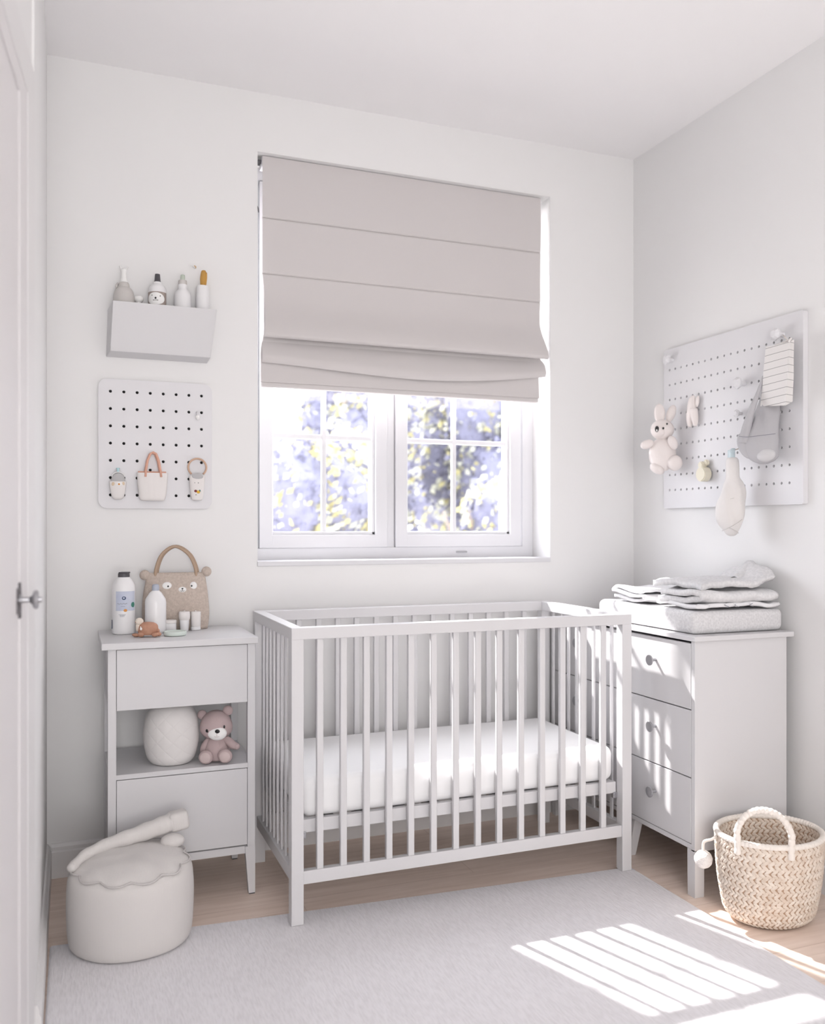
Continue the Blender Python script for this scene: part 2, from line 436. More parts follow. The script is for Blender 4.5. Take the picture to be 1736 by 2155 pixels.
# left wall: straight run beside the corner, then a slightly turned run that holds the door
KY = 2.075; DA = R(4.6)
dirv = Vector((-math.sin(DA), -math.cos(DA), 0)); nrm = Vector((math.cos(DA), -math.sin(DA), 0)); K = Vector((XL, KY, 0))
def dl(s, d, z): return K + dirv*s + nrm*d + Vector((0, 0, z))      # along the door wall, out of it, up
def dbox(bm, s0, s1, d0, d1, z0, z1, bev=0.0):
    t = bmesh.new()
    hexa(t, [dl(s0, d0, z0), dl(s1, d0, z0), dl(s1, d1, z0), dl(s0, d1, z0), dl(s0, d0, z1), dl(s1, d0, z1), dl(s1, d1, z1), dl(s0, d1, z1)])
    bmesh.ops.recalc_face_normals(t, faces=t.faces[:])
    if bev: bmesh.ops.bevel(t, geom=t.edges[:], offset=bev, segments=2, profile=0.5, affect='EDGES')
    merge(bm, t)
b = BM(); box(b, XL-0.2, XL, KY-0.01, 3.36, 0, ZC)
dbox(b, 0, 0.20, -0.2, -0.004, 0, ZC); dbox(b, 0.20, 1.10, -0.2, -0.004, 2.02, ZC); dbox(b, 1.10, 3.9, -0.2, -0.004, 0, ZC)
struct('wall_left', b, M_wall)
# casing: outer flat band and inner raised band, mitred round the opening
b = BM()
dbox(b, 0.02, 0.125, -0.01, 0.003, 0.0, 2.125, 0.001); dbox(b, 1.175, 1.28, -0.01, 0.003, 0.0, 2.125, 0.001); dbox(b, 0.125, 1.175, -0.01, 0.003, 2.035, 2.125, 0.001)
struct('trim_1', b, M_trim)
b = BM()
dbox(b, 0.127, 0.235, -0.05, 0.002, 0.0, 2.033, 0.0015); dbox(b, 1.065, 1.173, -0.05, 0.002, 0.0, 2.033, 0.0015); dbox(b, 0.235, 1.065, -0.05, 0.002, 1.985, 2.033, 0.0015)
struct('trim_2', b, M_door)
b = BM(); dbox(b, 0.239, 1.061, -0.05, -0.0005, 0.012, 1.981, 0.001)
door = struct('door_1', b, M_door)
b = BM(); dbox(b, 0.222, 0.236, -0.002, 0.003, 0.975, 1.045, 0.002); dbox(b, 0.238, 0.262, -0.012, 0.002, 0.985, 1.035, 0.002)
obj('lock_plate', b, M_darksteel, door, label='dark steel lock plate')
b = BM()
Mk = Matrix.Translation(dl(0.232, 0.0, 1.011)) @ Vector((0, 0, 1)).rotation_difference(nrm).to_matrix().to_4x4()
loft(b, [(0, 0, 0, .011, .011), (0, 0, .004, .011, .011), (0, 0, .005, .006, .006), (0, 0, .018, .005, .005), (0, 0, .023, .009, .009), (0, 0, .026, .0165, .0165), (0, 0, .030, .0185, .0185), (0, 0, .034, .016, .016), (0, 0, .0345, .0055, .0055), (0, 0, .041, .005, .005)], 24, Mk)
obj('door_knob', b, M_steel, door, smooth=35, label='round brushed steel door knob')
# baseboards with a stepped lip
def base_profile(bm, a, c, n, h=0.112):
    """board from point a to c, n = unit normal into the room"""
    a = Vector(a); c = Vector(c); n = Vector(n)
    pr = [(0, 0), (0.014, 0), (0.014, h*0.76), (0.010, h*0.80), (0.010, h*0.90), (0.005, h*0.985), (0, h)]
    A = [bm.verts.new(a+n*d+Vector((0, 0, z))) for d, z in pr]; C = [bm.verts.new(c+n*d+Vector((0, 0, z))) for d, z in pr]
    for i in range(len(pr)-1): bm.faces.new((A[i], A[i+1], C[i+1], C[i]))
    bm.faces.new(A); bm.faces.new(C[::-1]); bm.faces.new((A[0], C[0], C[-1], A[-1]))
    bmesh.ops.recalc_face_normals(bm, faces=bm.faces[:])
b = BM(); base_profile(b, (XL+0.014, YB, 0), (XR-0.014, YB, 0), (0, -1, 0)); struct('baseboard_back', b, M_trim)
b = BM(); base_profile(b, (XL, KY, 0), (XL, YB, 0), (1, 0, 0)); struct('baseboard_left', b, M_trim)
b = BM(); base_profile(b, (XR, YF, 0), (XR, YB, 0), (-1, 0, 0)); struct('baseboard_right', b, M_trim)

# ------------------------------------------------------------ window
b = BM()
FY0, FY1 = 3.262, 3.325
box(b, WX0, WX0+0.030, FY0, FY1, WZ0, WZ1, 0.002); box(b, 1.758, WX1, FY0, FY1, WZ0, WZ1, 0.002)
box(b, WX0+.001, WX1-.001, FY0-.001, FY1, WZ0+.001, 1.072, 0.002); box(b, WX0+.001, WX1-.001, FY0-.001, FY1, WZ1-0.045, WZ1-.001, 0.002)
box(b, 1.160, 1.190, FY0+0.006, FY1, 1.06, WZ1-0.02, 0.002)
win = struct('window_1', b, M_frame)
def sash(x0, x1, z0, z1, mx):
    f = BM(); s = 0.050; y0, y1 = FY0-0.006, FY1-0.012
    box(f, x0, x0+s, y0, y1, z0, z1, 0.003); box(f, x1-s, x1, y0, y1, z0, z1, 0.003)
    box(f, x0+s-.004, x1-s+.004, y0, y1, z0, z0+s, 0.003); box(f, x0+s-.004, x1-s+.004, y0, y1, z1-s, z1, 0.003)
    sa = obj('window_sash', f, M_frame, win)
    g = BM(); q = 0.012; a0, a1, c0, c1 = x0+s, x1-s, z0+s, z1-s
    box(g, a0, a0+q*.4, y0+.012, y1, c0, c1, 0.001); box(g, a1-q, a1, y0+.010, y1, c0, c1, 0.002); box(g, a0, a1, y0+.010, y1, c0, c0+q, 0.002); box(g, a0, a1, y0+.010, y1, c1-q, c1, 0.002)
    obj('glazing_bead', g, M_frame, sa)
    g = BM()
    box(g, mx-0.009, mx+0.009, y0+.018, y0+.034, c0, c1, 0.002)
    for zz in (1.497, 1.86, 2.19): box(g, a0, a1, y0+.019, y0+.033, zz-0.009, zz+0.009, 0.002)
    obj('glazing_bars', g, M_frame, sa)
    g = BM(); box(g, a0, a1, y0+.024, y0+.028, c0, c1)
    obj('window_pane', g, M_glass, sa)
sash(0.652, 1.158, 1.072, 2.44, 0.905); sash(1.192, 1.748, 1.072, 2.44, 1.452)
b = BM(); box(b, 1.455, 1.500, 3.252, 3.262, 1.048, 1.054, 0.001)
obj('window_latch', b, M_steel, win, label='small steel latch slot')
b = BM(); box(b, WX0-0.001, WX1+0.001, YB-0.006, FY0+0.004, WZ0-0.014, WZ0+0.004, 0.002); struct('trim_3', b, M_frame)

# ------------------------------------------------------------ roman blind
BX0, BX1 = 0.641, 1.778
bl = thing('roman_blind', 'grey linen roman blind half lowered inside the window recess', 'blind', ((BX0+BX1)/2, 3.16, 1.64))
def lin(a, c, t): return a+(c-a)*t
def sst(t): t = max(0, min(1, t)); return t*t*(3-2*t)
b = BM()
def body(u, v):
    z = lin(2.4875, 1.828, v)
    fl = sst((v-0.72)/0.28)
    pinch = 0.007*math.sin(min(1, max(0, (v-0.64)/0.36))*PI)
    x = lin(BX0+pinch, BX1-pinch+0.010*fl, u) - 0.005*fl*(1-u)
    y = 3.146 - 0.052*fl**1.4 - 0.002*math.sin(v*9)
    if v > .985: y += .012*((v-.985)/.015)**2; z = max(z, 1.829)
    for s in (0.335, 0.640):
        y += 0.006*math.exp(-((v-s)/0.0045)**2)
    return (x, y, z)
sheet(b, body, 24, 260, 0.004)
obj('blind_fabric', b, M_blind, bl, smooth=60)
def fold(nm, zt, zb, x0, x1, y0, sag, bulge=.04, curl=0.012):
    f = BM()
    def fn(u, v):
        sg = sag*math.sin(PI*u)**1.2*max(0, (v-.6)/.4)*(0.6+0.8*u) - .018*(u**3)*max(0, (v-.6)/.4)
        z = lin(zt, zb, v) - sg
        w_ = max(0, (1.838-z)/(1.838-zb))
        y = y0 - bulge*min(1.2, w_)**.8
        if v > 0.9:
            w = (v-0.9)/0.1; y += curl*w*w*1.3
        ins = .014*(1-sst(w_*3))
        return (lin(x0+ins, x1-ins, u), y, z)
    sheet(f, fn, 40, 60, 0.003)
    return obj(nm, f, M_blind, bl, smooth=60)
fold('blind_fold', 2.03, 1.742, BX0-0.006, BX1+0.014, 3.1515, 0.030, .042)
b = BM()
def hem(u, v):
    ins = .014*(1-sst((v-.45)*4))
    return (lin(BX0-0.008+ins, BX1-0.014, u), 3.156-0.022*v, lin(2.02, 1.672, v))
sheet(b, hem, 24, 14, 0.010)
obj('blind_hem', b, M_blind, bl, smooth=60)
b = BM(); box(b, BX0-0.006, BX1-0.016, 3.132, 3.152, 1.655, 1.674, 0.005, 3); obj('blind_batten', b, M_blind, bl, smooth=40)
b = BM(); box(b, BX0-0.002, BX1+0.002, 3.152, 3.20, 2.452, 2.4885, 0.002); obj('headrail', b, M_frame, bl)
b = BM(); box(b, BX0-0.018, BX0-0.002, 3.152, 3.19, 2.468, 2.476, 0.001); obj('bracket', b, M_charcoal, bl, label='dark metal mounting bracket')
b = BM(); tube(b, smoothpts([(BX0-.021, 3.17, 2.318), (BX0-.013, 3.168, 2.310), (BX0-.010, 3.166, 2.290)], 4), .0022, 8); obj('cord_hook', b, M_charcoal, bl, label='small dark cord hook')

# ------------------------------------------------------------ rug
b = BM()
pts = [(-0.055, 2.592), (1.752, 2.492), (1.752, -0.9), (-0.075, -0.9)]
hexa(b, [(x, y, 0.0005) for x, y in pts] + [(x, y, 0.010) for x, y in pts])
bmesh.ops.recalc_face_normals(b, faces=b.faces[:])
bmesh.ops.bevel(b, geom=[e for e in b.edges if all(v.co.z > .005 for v in e.verts)], offset=0.004, segments=2, affect='EDGES')
setp(obj('rug', b, M_rug), 'pale grey low pile rug on the wooden floor in front of the crib', 'rug')

# ------------------------------------------------------------ crib
CX0, CX1, CY0, CY1, CH = 0.585, 1.737, 2.462, 3.035, 0.862
cr = thing('baby_crib', 'white slatted baby crib standing below the window', 'crib', ((CX0+CX1)/2, (CY0+CY1)/2, 0))
LW = 0.036
for x in (CX0, CX1-LW):
    for y in (CY0, CY1-LW):
        zf = 0.0105 if y < 2.5 else 0.0005
        b = BM(); box(b, x, x+LW, y, y+LW, zf, CH-0.033, 0.002); obj('leg', b, M_white, cr)
# top rails as mitred bars
def rail(nm, x0, x1, y0, y1, z0, z1, bev=0.002):
    f = BM(); box(f, x0, x1, y0, y1, z0, z1, bev); return obj(nm, f, M_white, cr)
TR0 = CH-0.034
rail('top_rail', CX0, CX1, CY0, CY0+LW, TR0, CH); rail('top_rail', CX0, CX1, CY1-LW, CY1, TR0, CH)
rail('top_rail', CX0, CX0+LW, CY0+LW, CY1-LW, TR0, CH); rail('top_rail', CX1-LW, CX1, CY0+LW, CY1-LW, TR0, CH)
BR0, BR1 = 0.124, 0.162
rail('bottom_rail', CX0+LW, CX1-LW, CY0+.004, CY0+.028, BR0, BR1); rail('bottom_rail', CX0+LW, CX1-LW, CY1-.028, CY1-.004, BR0, BR1)
rail('bottom_rail', CX0+.006, CX0+.028, CY0+LW, CY1-LW, BR0, BR1); rail('bottom_rail', CX1-.028, CX1-.006, CY0+LW, CY1-LW, BR0, BR1)
fx = [0.672, 0.743, 0.814, 0.885, 0.955, 1.029, 1.103, 1.178, 1.252, 1.329, 1.405, 1.480, 1.556, 1.634]
b = BM(); box(b, -0.010, 0.010, -0.008, 0.008, BR1-.002, TR0+.002, 0.003)
bar = obj('baluster', b, M_white, cr, world=False)
base = Vector(((CX0+CX1)/2, (CY0+CY1)/2, 0))
first = True
places = [(x, CY0+.016) for x in fx] + [(x, CY1-.016) for x in fx]
nb = 8
for i in range(nb):
    y = lin(CY0+LW, CY1-LW, (i+1)/(nb+1)); places += [(CX0+.017, y, 1), (CX1-.017, y, 1)]
b = BM(); box(b, -0.0035, 0.0035, -0.0075, 0.0075, BR1-.002, TR0+.002, 0.002)
slat = obj('baluster', b, M_white, cr, world=False); first_slat = True
for p in places:
    if len(p) > 2:
        o = slat if first_slat else copy_part(slat, cr, (0, 0, 0)); first_slat = False
    else:
        o = bar if first else copy_part(bar, cr, (0, 0, 0)); first = False
    o.location = (p[0]-base.x, p[1]-base.y, 0)
# mattress support
b = BM()
sx0, sx1, sy0, sy1 = CX0+LW+.003, CX1-LW-.003, CY0+.034, CY1-.034
box(b, sx0, sx1, sy0, sy0+.022, .262, .300, .002); box(b, sx0, sx1, sy1-.022, sy1, .262, .300, .002)
box(b, sx0+.001, sx0+.022, sy0+.02, sy1-.02, .263, .299, .002); box(b, sx1-.022, sx1-.001, sy0+.02, sy1-.02, .263, .299, .002)
for i in range(9):
    x = lin(sx0+.08, sx1-.08, i/8); box(b, x-.025, x+.025, sy0+.012, sy1-.012, .286, .296, .001)
obj('mattress_support', b, M_white, cr)
for x in (sx1-.012, sx0-.004):
    for y in (sy0-.002, sy1-.014):
        b = BM(); box(b, x, x+.016, y-.002, y+.016, .246, .266, .002); cyl(b, (x+.008, y-.003, .258), (0, 1, 0), .004, .004, 12)
        obj('metal_bracket', b, M_steel, cr, label='small steel support bracket')
b = BM(); box(b, sx0+.002, sx1-.002, sy0+.004, sy1-.004, .3005, .418, .030, 6)
for v in b.verts:
    if v.co.z > .38:
        v.co.z += 0.004*noise.noise(v.co*6)
m_ = setp(obj('crib_mattress', b, M_sheet, smooth=True), 'thick white fitted mattress lying inside the slatted crib', 'mattress')

# ------------------------------------------------------------ nightstand with open shelf
NX0, NX1, NY0, NY1 = 0.100, 0.538, 2.752, 3.085
ns = thing('shelf_cabinet', 'narrow white cabinet with one open shelf left of the crib', 'cabinet', ((NX0+NX1)/2, (NY0+NY1)/2, 0))
def npart(nm, *a, bev=0.0015, label=None, m=M_stand):
    f = BM()
    for q in a: box(f, *q, bev)
    return obj(nm, f, m, ns, label=label)
npart('cabinet_top', (NX0-.018, NX1+.006, NY0-.020, NY1+.012, .788, .808), bev=.002)
P = 0.024
for x in (NX0, NX1-P):
    for y in (NY0, NY1-P):
        sgn = 1 if x == NX0 else -1
        f = BM(); box(f, x, x+P, y, y+P, .150, .788, .0015)
        xo, xi = (x, x+P) if sgn == 1 else (x+P, x)
        lo = 0.010 if y == NY0 and False else 0.0005
        t = bmesh.new()
        xa, xb = min(xo, xi), max(xo, xi)
        ta, tb = (xa, xb+.008) if sgn == 1 else (xa-.008, xb)
        ba, bb = (xa, xb-.004) if sgn == 1 else (xa+.004, xb)
        hexa(t, [(ba, y+.002, .004), (bb, y+.002, .004), (bb, y+P-.002, .004), (ba, y+P-.002, .004), (ta, y, .151), (tb, y, .151), (tb, y+P, .151), (ta, y+P, .151)])
        bmesh.ops.recalc_face_normals(t, faces=t.faces[:]); merge(f, t)
        lg = obj('leg', f, M_stand, ns)
        f = BM(); box(f, ba+.001, bb-.001, y+.003, y+P-.003, lo, .005); obj('foot_pad', f, M_charcoal, lg, label='dark foot pad')
npart('drawer_front', (NX0+P+.001, NX1-P-.001, NY0-.001, NY0+.016, .604, .785))
npart('drawer_box', (NX0+P, NX1-P, NY0+.017, NY1-.002, .612, .622), (NX0+.004, NX0+.014, NY0+P, NY1-P, .606, .788), (NX1-.014, NX1-.004, NY0+P, NY1-P, .606, .788), (NX0+P, NX1-P, NY1-.012, NY1-.002, .606, .788))
npart('shelf_board', (NX0+.003, NX1-.003, NY0+.001, NY1-.001, .398, .413))
npart('lower_door', (NX0+P+.001, NX1-P-.001, NY0-.001, NY0+.016, .158, .3965))
npart('side_panel', (NX0+.004, NX0+.014, NY0+P, NY1-P, .150, .398)); npart('side_panel', (NX1-.014, NX1-.004, NY0+P, NY1-P, .150, .398))
npart('back_panel', (NX0+P, NX1-P, NY1-.012, NY1-.004, .150, .398)); npart('bottom_panel', (NX0+.01, NX1-.01, NY0+.017, NY1-.012, .150, .158))
npart('apron', (NX0+P, NX1-P, NY0+.006, NY0+.020, .128, .152), (NX0+.006, NX0+.016, NY0+P, NY1-P, .128, .152), (NX1-.016, NX1-.006, NY0+P, NY1-P, .128, .152))

# ------------------------------------------------------------ dresser on the right wall
DX0, DX1, DY0, DY1 = 1.800, 2.165, 2.222, 3.098
dr = thing('dresser', 'white six drawer dresser against the right wall with grey round knobs', 'dresser', ((DX0+DX1)/2, (DY0+DY1)/2, 0))
def dpart(nm, *a, bev=0.0015, label=None, m=M_white):
    f = BM()
    for q in a: box(f, *q, bev)
    return obj(nm, f, m, dr, label=label)
dpart('dresser_top', (DX0-.008, DX1+.022, DY0-.010, DY1+.004, .796, .812), bev=.002)
dpart('side_panel', (DX0, DX1, DY0, DY0+.018, .142, .796)); dpart('side_panel', (DX0, DX1, DY1-.018, DY1, .142, .796))
dpart('back_panel', (DX1-.012, DX1-.002, DY0+.018, DY1-.018, .15, .796)); dpart('bottom_panel', (DX0+.001, DX1-.012, DY0+.018, DY1-.018, .146, .162)); dpart('middle_panel', (DX0+.004, DX1-.012, 2.667, 2.681, .162, .796))
zs = [(.1645, .3670), (.3705, .5790), (.5825, .7880)]
for j, (z0, z1) in enumerate(zs):
    for (y0, y1, yk) in ((DY0+.0195, 2.668, 2.418), (2.6715, DY1-.0195, 2.875)):
        d = dpart('drawer', (DX0-.0005, DX0+.017, y0, y1, z0, z1), bev=.0012)
        kz = (.279, .494, .713)[j]
        k = BM(); cyl(k, (DX0-.012, yk, kz), (1, 0, 0), .0052, .024, 14)
        Mx = Matrix.Translation((DX0-.024, yk, kz)) @ Matrix.Rotation(-PI/2, 4, 'Y')
        loft(k, [(0, 0, -.003, .014, .014), (0, 0, 0, .0175, .0175), (0, 0, .003, .0175, .0175), (0, 0, .0042, .0160, .0160)], 28, Mx)
        obj('drawer_knob', k, M_steel, d, smooth=35, label='round grey metal knob')
def dleg(x, y, dy, dx=0, tp_=.75):
    t = BM(); w = .036
    hexa(t, [(x+dx, y+dy, .0005), (x+dx+w*tp_, y+dy, .0005), (x+dx+w*tp_, y+dy+w*tp_, .0005), (x+dx, y+dy+w*tp_, .0005), (x, y, .147), (x+w, y, .147), (x+w, y+w, .147), (x, y+w, .147)])
    bmesh.ops.recalc_face_normals(t, faces=t.faces[:])
    return obj('leg', t, M_white, dr)
dleg(DX0, DY0, 0, 0, .96); dleg(DX1-.04, DY0, 0); dleg(DX0+.02, 2.56, .035); dleg(DX0, DY1-.036, 0); dleg(DX1-.04, DY1-.036, 0)

# ------------------------------------------------------------ changing pad and blankets
b = BM(); box(b, 1.818, 2.182, 2.250, 2.790, .8125, .884, .020, 5)
for v in b.verts:
    v.co.x += .003*noise.noise(v.co*9); v.co.z += (.004*noise.noise(v.co*7+Vector((3, 0, 0))) if v.co.z > .83 else 0)
cp = setp(obj('changing_pad', b, M_pad, smooth=True), 'heather grey changing pad lying on top of the dresser', 'changing pad')

def folded(name, path, v0, v1, along, m, label, cat, th=.010, amp=.003, seed=0, parent=None, taper=0.0, skew=0.0, n=30, group=None):
    """cloth whose fold profile (q,z) runs along the other axis; along='x' or 'y'"""
    pr = smoothpts([(q, z, 0) for q, z in path], 8)
    f = BM()
    def fn(u, v):
        i = v*(len(pr)-1); k = int(min(i, len(pr)-2)); p = pr[k].lerp(pr[k+1], i-k)
        w = lin(v0, v1, u)
        nz = noise.noise(Vector((w*11+seed, p.x*11, p.y*8)))*amp*2 + noise.noise(Vector((w*30+seed, p.x*26, v*4)))*amp*.8
        q = p.x+nz + skew*u; z = p.y + nz*1.0 + abs(noise.noise(Vector((u*3+seed, v*3, 0))))*amp
        w += taper*math.sin(v*7+seed)
        return (w, q, z) if along == 'x' else (q, w, z)
    sheet(f, fn, n, len(pr)-1, th)
    o = obj(name, f, m, parent, smooth=True)
    if not parent: setp(o, label, cat, group)
    return o
# white blanket at the far end: three layers, folded edge towards the room
folded('folded_blanket', [(2.70, .8985), (2.54, .8985), (2.515, .906), (2.54, .9145), (2.67, .9145), (2.71, .9225), (2.67, .9315), (2.53, .9305)], 1.828, 2.15, 'x', M_towel2,
       'crumpled white folded blanket at the far end of the changing pad', 'blanket', th=.0105, amp=.0045, seed=2, taper=.006)
# grey white printed blanket folded at the near end, rolled fold towards the camera
o1 = folded('folded_blanket', [(2.47, .8985), (2.28, .8985), (2.266, .8990)], 1.84, 2.165, 'x', M_towel2, 'white blanket with thin dark printed lines, at the bottom of the near blanket pile', 'blanket', th=.012, amp=.004, seed=8, taper=.005)
for xa, wob in ((1.955, .5), (1.995, 1.3), (2.055, 2.1)):
    b = BM(); tube(b, [(xa+.008*math.sin(t*5+wob), 2.2585+.002*t, .8935+.010*t) for t in (0, .2, .4, .6, .8, 1)], .0009, 6)
    obj('printed_line', b, M_inkgrey, o1)
folded('folded_blanket', [(2.46, .918), (2.34, .918), (2.275, .918), (2.258, .928), (2.285, .939), (2.36, .941), (2.45, .939)], 1.845, 2.15, 'x', M_towel1,
       'pale grey heather blanket folded over in the middle of the near blanket pile', 'blanket', th=.018, amp=.005, seed=5, taper=.008)
b = BM()
def drape(u, v):
    x = lin(1.86, 2.16, u); y = lin(2.265, 2.50, v)
    z = .961 + .014*math.sin(u*3.0+.3)*math.sin(v*2.4+.4)
    rise = sst((u-.62)/.38)
    z += rise*(.055 - .045*(abs(v-.42)*2)**2)
    y -= rise*.015*math.sin(v*6)
    z += .006*noise.noise(Vector((x*18, y*18, 1))) + .003*noise.noise(Vector((x*50, y*45, 2)))
    return (x + .01*math.sin(v*5), y + .012*math.sin(u*7), z)
sheet(b, drape, 40, 34, .020)
dp = setp(obj('blanket', b, M_towel1, smooth=True), 'loosely draped grey white blanket topmost on the pile with one raised corner', 'blanket')
b = BM()
def roll(u, v):
    a = lin(-.4, 4.4, v); x = lin(2.06, 2.172, u)
    r = .015+.008*u
    return (x, 2.345+.05*u + r*math.cos(a)*1.4, .972+.040*u + r*math.sin(a) + .003*noise.noise(Vector((x*30, a, 0))))
sheet(b, roll, 14, 20, .006)
obj('rolled_corner', b, M_towel1, dp, smooth=True)

# ------------------------------------------------------------ pegboards
def pegboard(name, label, outline, holes, r, th, to_world, m_hole, seg=10):
    """outline and holes in (s,z) of the wall plane; to_world(s,d,z), d out of the wall"""
    t = thing(name, label, 'pegboard', to_world(sum(p[0] for p in outline)/len(outline), 0, min(p[1] for p in outline)))
    f = BM()
    def loop(pts, d): 
        vs = [f.verts.new(to_world(s, d, z)) for s, z in pts]
        return vs, [f.edges.new((vs[i], vs[(i+1) % len(vs)])) for i in range(len(vs))]
    edges = []; ov, oe = loop(outline, th); edges += oe; hv = []
    for (s, z) in holes:
        v, e = loop([(s+r*math.cos(a*2*PI/seg), z+r*math.sin(a*2*PI/seg)) for a in range(seg)], th); edges += e; hv.append((s, z, v))
    bmesh.ops.triangle_fill(f, edges=edges, use_beauty=True, use_dissolve=False)
    for s, z, v in hv:
        w = [f.verts.new(to_world(s+r*math.cos(a*2*PI/seg), th*.25, z+r*math.sin(a*2*PI/seg))) for a in range(seg)]
        for i in range(seg): f.faces.new((v[i], v[(i+1) % seg], w[(i+1) % seg], w[i]))
    w = [f.verts.new(to_world(s, .0005, z)) for s, z in outline]
    for i in range(len(ov)): f.faces.new((ov[i], ov[(i+1) % len(ov)], w[(i+1) % len(ov)], w[i]))
    obj('board', f, M_board, t)
    g = BM(); v = []
    xs = [p[0] for p in outline]; zz = [p[1] for p in outline]
    e = .012
    a, c, z0, z1 = min(xs)+e, max(xs)-e, min(zz)+e, max(zz)-e
    hexa(g, [to_world(a, .001, z0), to_world(c, .001, z0), to_world(c, th*.24, z0), to_world(a, th*.24, z0), to_world(a, .001, z1), to_world(c, .001, z1), to_world(c, th*.24, z1), to_world(a, th*.24, z1)])
    bmesh.ops.recalc_face_normals(g, faces=g.faces[:])
    obj('hole_shade', g, m_hole, t, label='dark sheet added for the shade inside the holes')  # shade inside the holes is painted by this added dark sheet
    return t
def rrect(x0, x1, z0, z1, r, n=8):
    o = []
    for cx, cz, a in ((x1-r, z1-r, 0), (x0+r, z1-r, 90), (x0+r, z0+r, 180), (x1-r, z0+r, 270)):
        for k in range(n+1): o.append((cx+r*math.cos(R(a+90*k/n)), cz+r*math.sin(R(a+90*k/n))))
    return o
hl = [(lin(.1215, .4205, i/7), lin(1.259, 1.606, j/6)) for i in range(8) for j in range(7)]
hl = [h for h in hl if not (abs(h[0]-.2496) < .01 and abs(h[1]-1.3747) < .01)] + [(.2496, 1.345)]
pegboard('pegboard', 'small white rounded pegboard with black holes on the back wall', rrect(.083, .456, 1.214, 1.648, .028), hl, .0052, .012, lambda s, d, z: Vector((s, YB-d, z)), M_hole)
hr = [(lin(2.236, 2.854, i/18), lin(1.296, 1.768, j/8)) for i in range(19) for j in range(9)]
pegboard('pegboard', 'large white square pegboard with toys on the right wall', rrect(2.178, 2.890, 1.225, 1.850, .006, 3), hr, .0048, .020, lambda s, d, z: Vector((XR-d, s, z)), M_hole2, 8)

# ------------------------------------------------------------ wall bin shelf
sh = thing('wall_bin', 'white wall bin holding bottles above the small pegboard', 'shelf', (.285, YB, 1.72))
b = BM()
def bin_pts(o):   # outer corners
    return dict(tf=((.127, 3.032), (.462, 3.032)), bf=((.120, 3.068), (.446, 3.068)), tb=((.113, YB-.001), (.470, YB-.001)), bb=((.108, YB-.001), (.440, YB-.001)))
zt, zb = 1.892, 1.722
def slab(f, q, th):
    """quad given by four corners thickened along its normal"""
    q = [Vector(p) for p in q]; n = (q[1]-q[0]).cross(q[3]-q[0]).normalized()*th
    t = bmesh.new(); hexa(t, [*q, *[p+n for p in q]]); bmesh.ops.recalc_face_normals(t, faces=t.faces[:])
    bmesh.ops.bevel(t, geom=t.edges[:], offset=.001, segments=2, affect='EDGES'); merge(f, t)
A = bin_pts(0)
c_tf0, c_tf1 = (*A['tf'][0], zt), (*A['tf'][1], zt); c_bf0, c_bf1 = (*A['bf'][0], zb+.012), (*A['bf'][1], zb+.012)
c_tb0, c_tb1 = (*A['tb'][0], zt-.012), (*A['tb'][1], zt-.012); c_bb0, c_bb1 = (*A['bb'][0], zb), (*A['bb'][1], zb)
slab(b, [c_bf0, c_bf1, c_tf1, c_tf0], -.006); obj('front_panel', b, M_stand, sh)
b = BM(); slab(b, [c_bf0, c_tf0, c_tb0, c_bb0], -.005); obj('side_panel', b, M_stand, sh)
b = BM(); slab(b, [c_bf1, c_bb1, c_tb1, c_tf1], -.005); obj('side_panel', b, M_stand, sh)
b = BM(); slab(b, [c_bf0, c_bb0, c_bb1, c_bf1], -.005); obj('bottom_panel', b, M_stand, sh)
FZ = 1.8100   # items stand on the raised floor of the bin
b = BM(); hexa(b, [(.130, 3.054, FZ-.008), (.452, 3.054, FZ-.008), (.455, YB-.003, FZ-.008), (.120, YB-.003, FZ-.008), (.130, 3.054, FZ-.0005), (.452, 3.054, FZ-.0005), (.455, YB-.003, FZ-.0005), (.120, YB-.003, FZ-.0005)])
obj('inner_floor', b, M_stand, sh)
DROP = .0535
def bottle(name, label, loc, rings, m, cap=None, capm=None, rz=YAW, cat='bottle', sq=2.0):
    t = thing(name, label, cat, loc, rz)
    f = BM(); loft(f, [(0, 0, z, r, r) for r, z in rings], 32, sq=sq); obj('bottle_body', f, m, t, world=False, smooth=35)
    if cap:
        f = BM(); loft(f, [(0, 0, z, r, r) for r, z in cap], 28); obj('cap', f, capm, t, world=False, smooth=35)
    return t
# grey stoneware giraffe-like decanter: round body, scarf, white antlered stopper
YS = 3.086
t = thing('animal_figurine', 'round grey figurine with a white horned head at the left of the wall bin', 'figurine', (.163, YS-.003, FZ), YAW)
f = BM(); loft(f, [(0, 0, 0, .022, .022), (0, 0, .06, .028, .028), (0, 0, .13, .0345, .03), (0, 0, .168, .0335, .03), (0, 0, .186, .027, .025), (0, 0, .197, .016, .016), (0, 0, .204, .0145, .0145)], 28, sm=4); obj('body', f, M_stone, t, world=False, smooth=True)
f = BM(); loft(f, [(0, 0, .190, .018, .018), (0, 0, .198, .0185, .0185), (0, 0, .206, .017, .017), (0, 0, .210, .0145, .0145)], 24); tube(f, [(-.016, -.010, .206), (-.021, -.014, .196), (-.019, -.014, .189)], .0035, 8); obj('scarf', f, M_stone, t, world=False, smooth=True)
f = BM(); loft(f, [(0, 0, .206, .0135, .010), (0, 0, .212, .0130, .010), (0, 0, .225, .0095, .008), (0, 0, .240, .0085, .0075), (0, 0, .250, .0105, .008), (0, 0, .256, .009, .007), (0, 0, .259, .004, .003)], 20, sm=3)
tube(f, [(-.006, 0, .250), (-.010, 0, .258), (-.013, 0, .266)], [.0032, .0028, .003], 8); tube(f, [(.006, 0, .250), (.010, 0, .258), (.014, 0, .263)], [.0032, .0028, .0035], 8); tube(f, [(0, 0, .253), (.001, 0, .261)], [.0025, .002], 8)
obj('head', f, M_felt, t, world=False, smooth=True, label='white horned head')
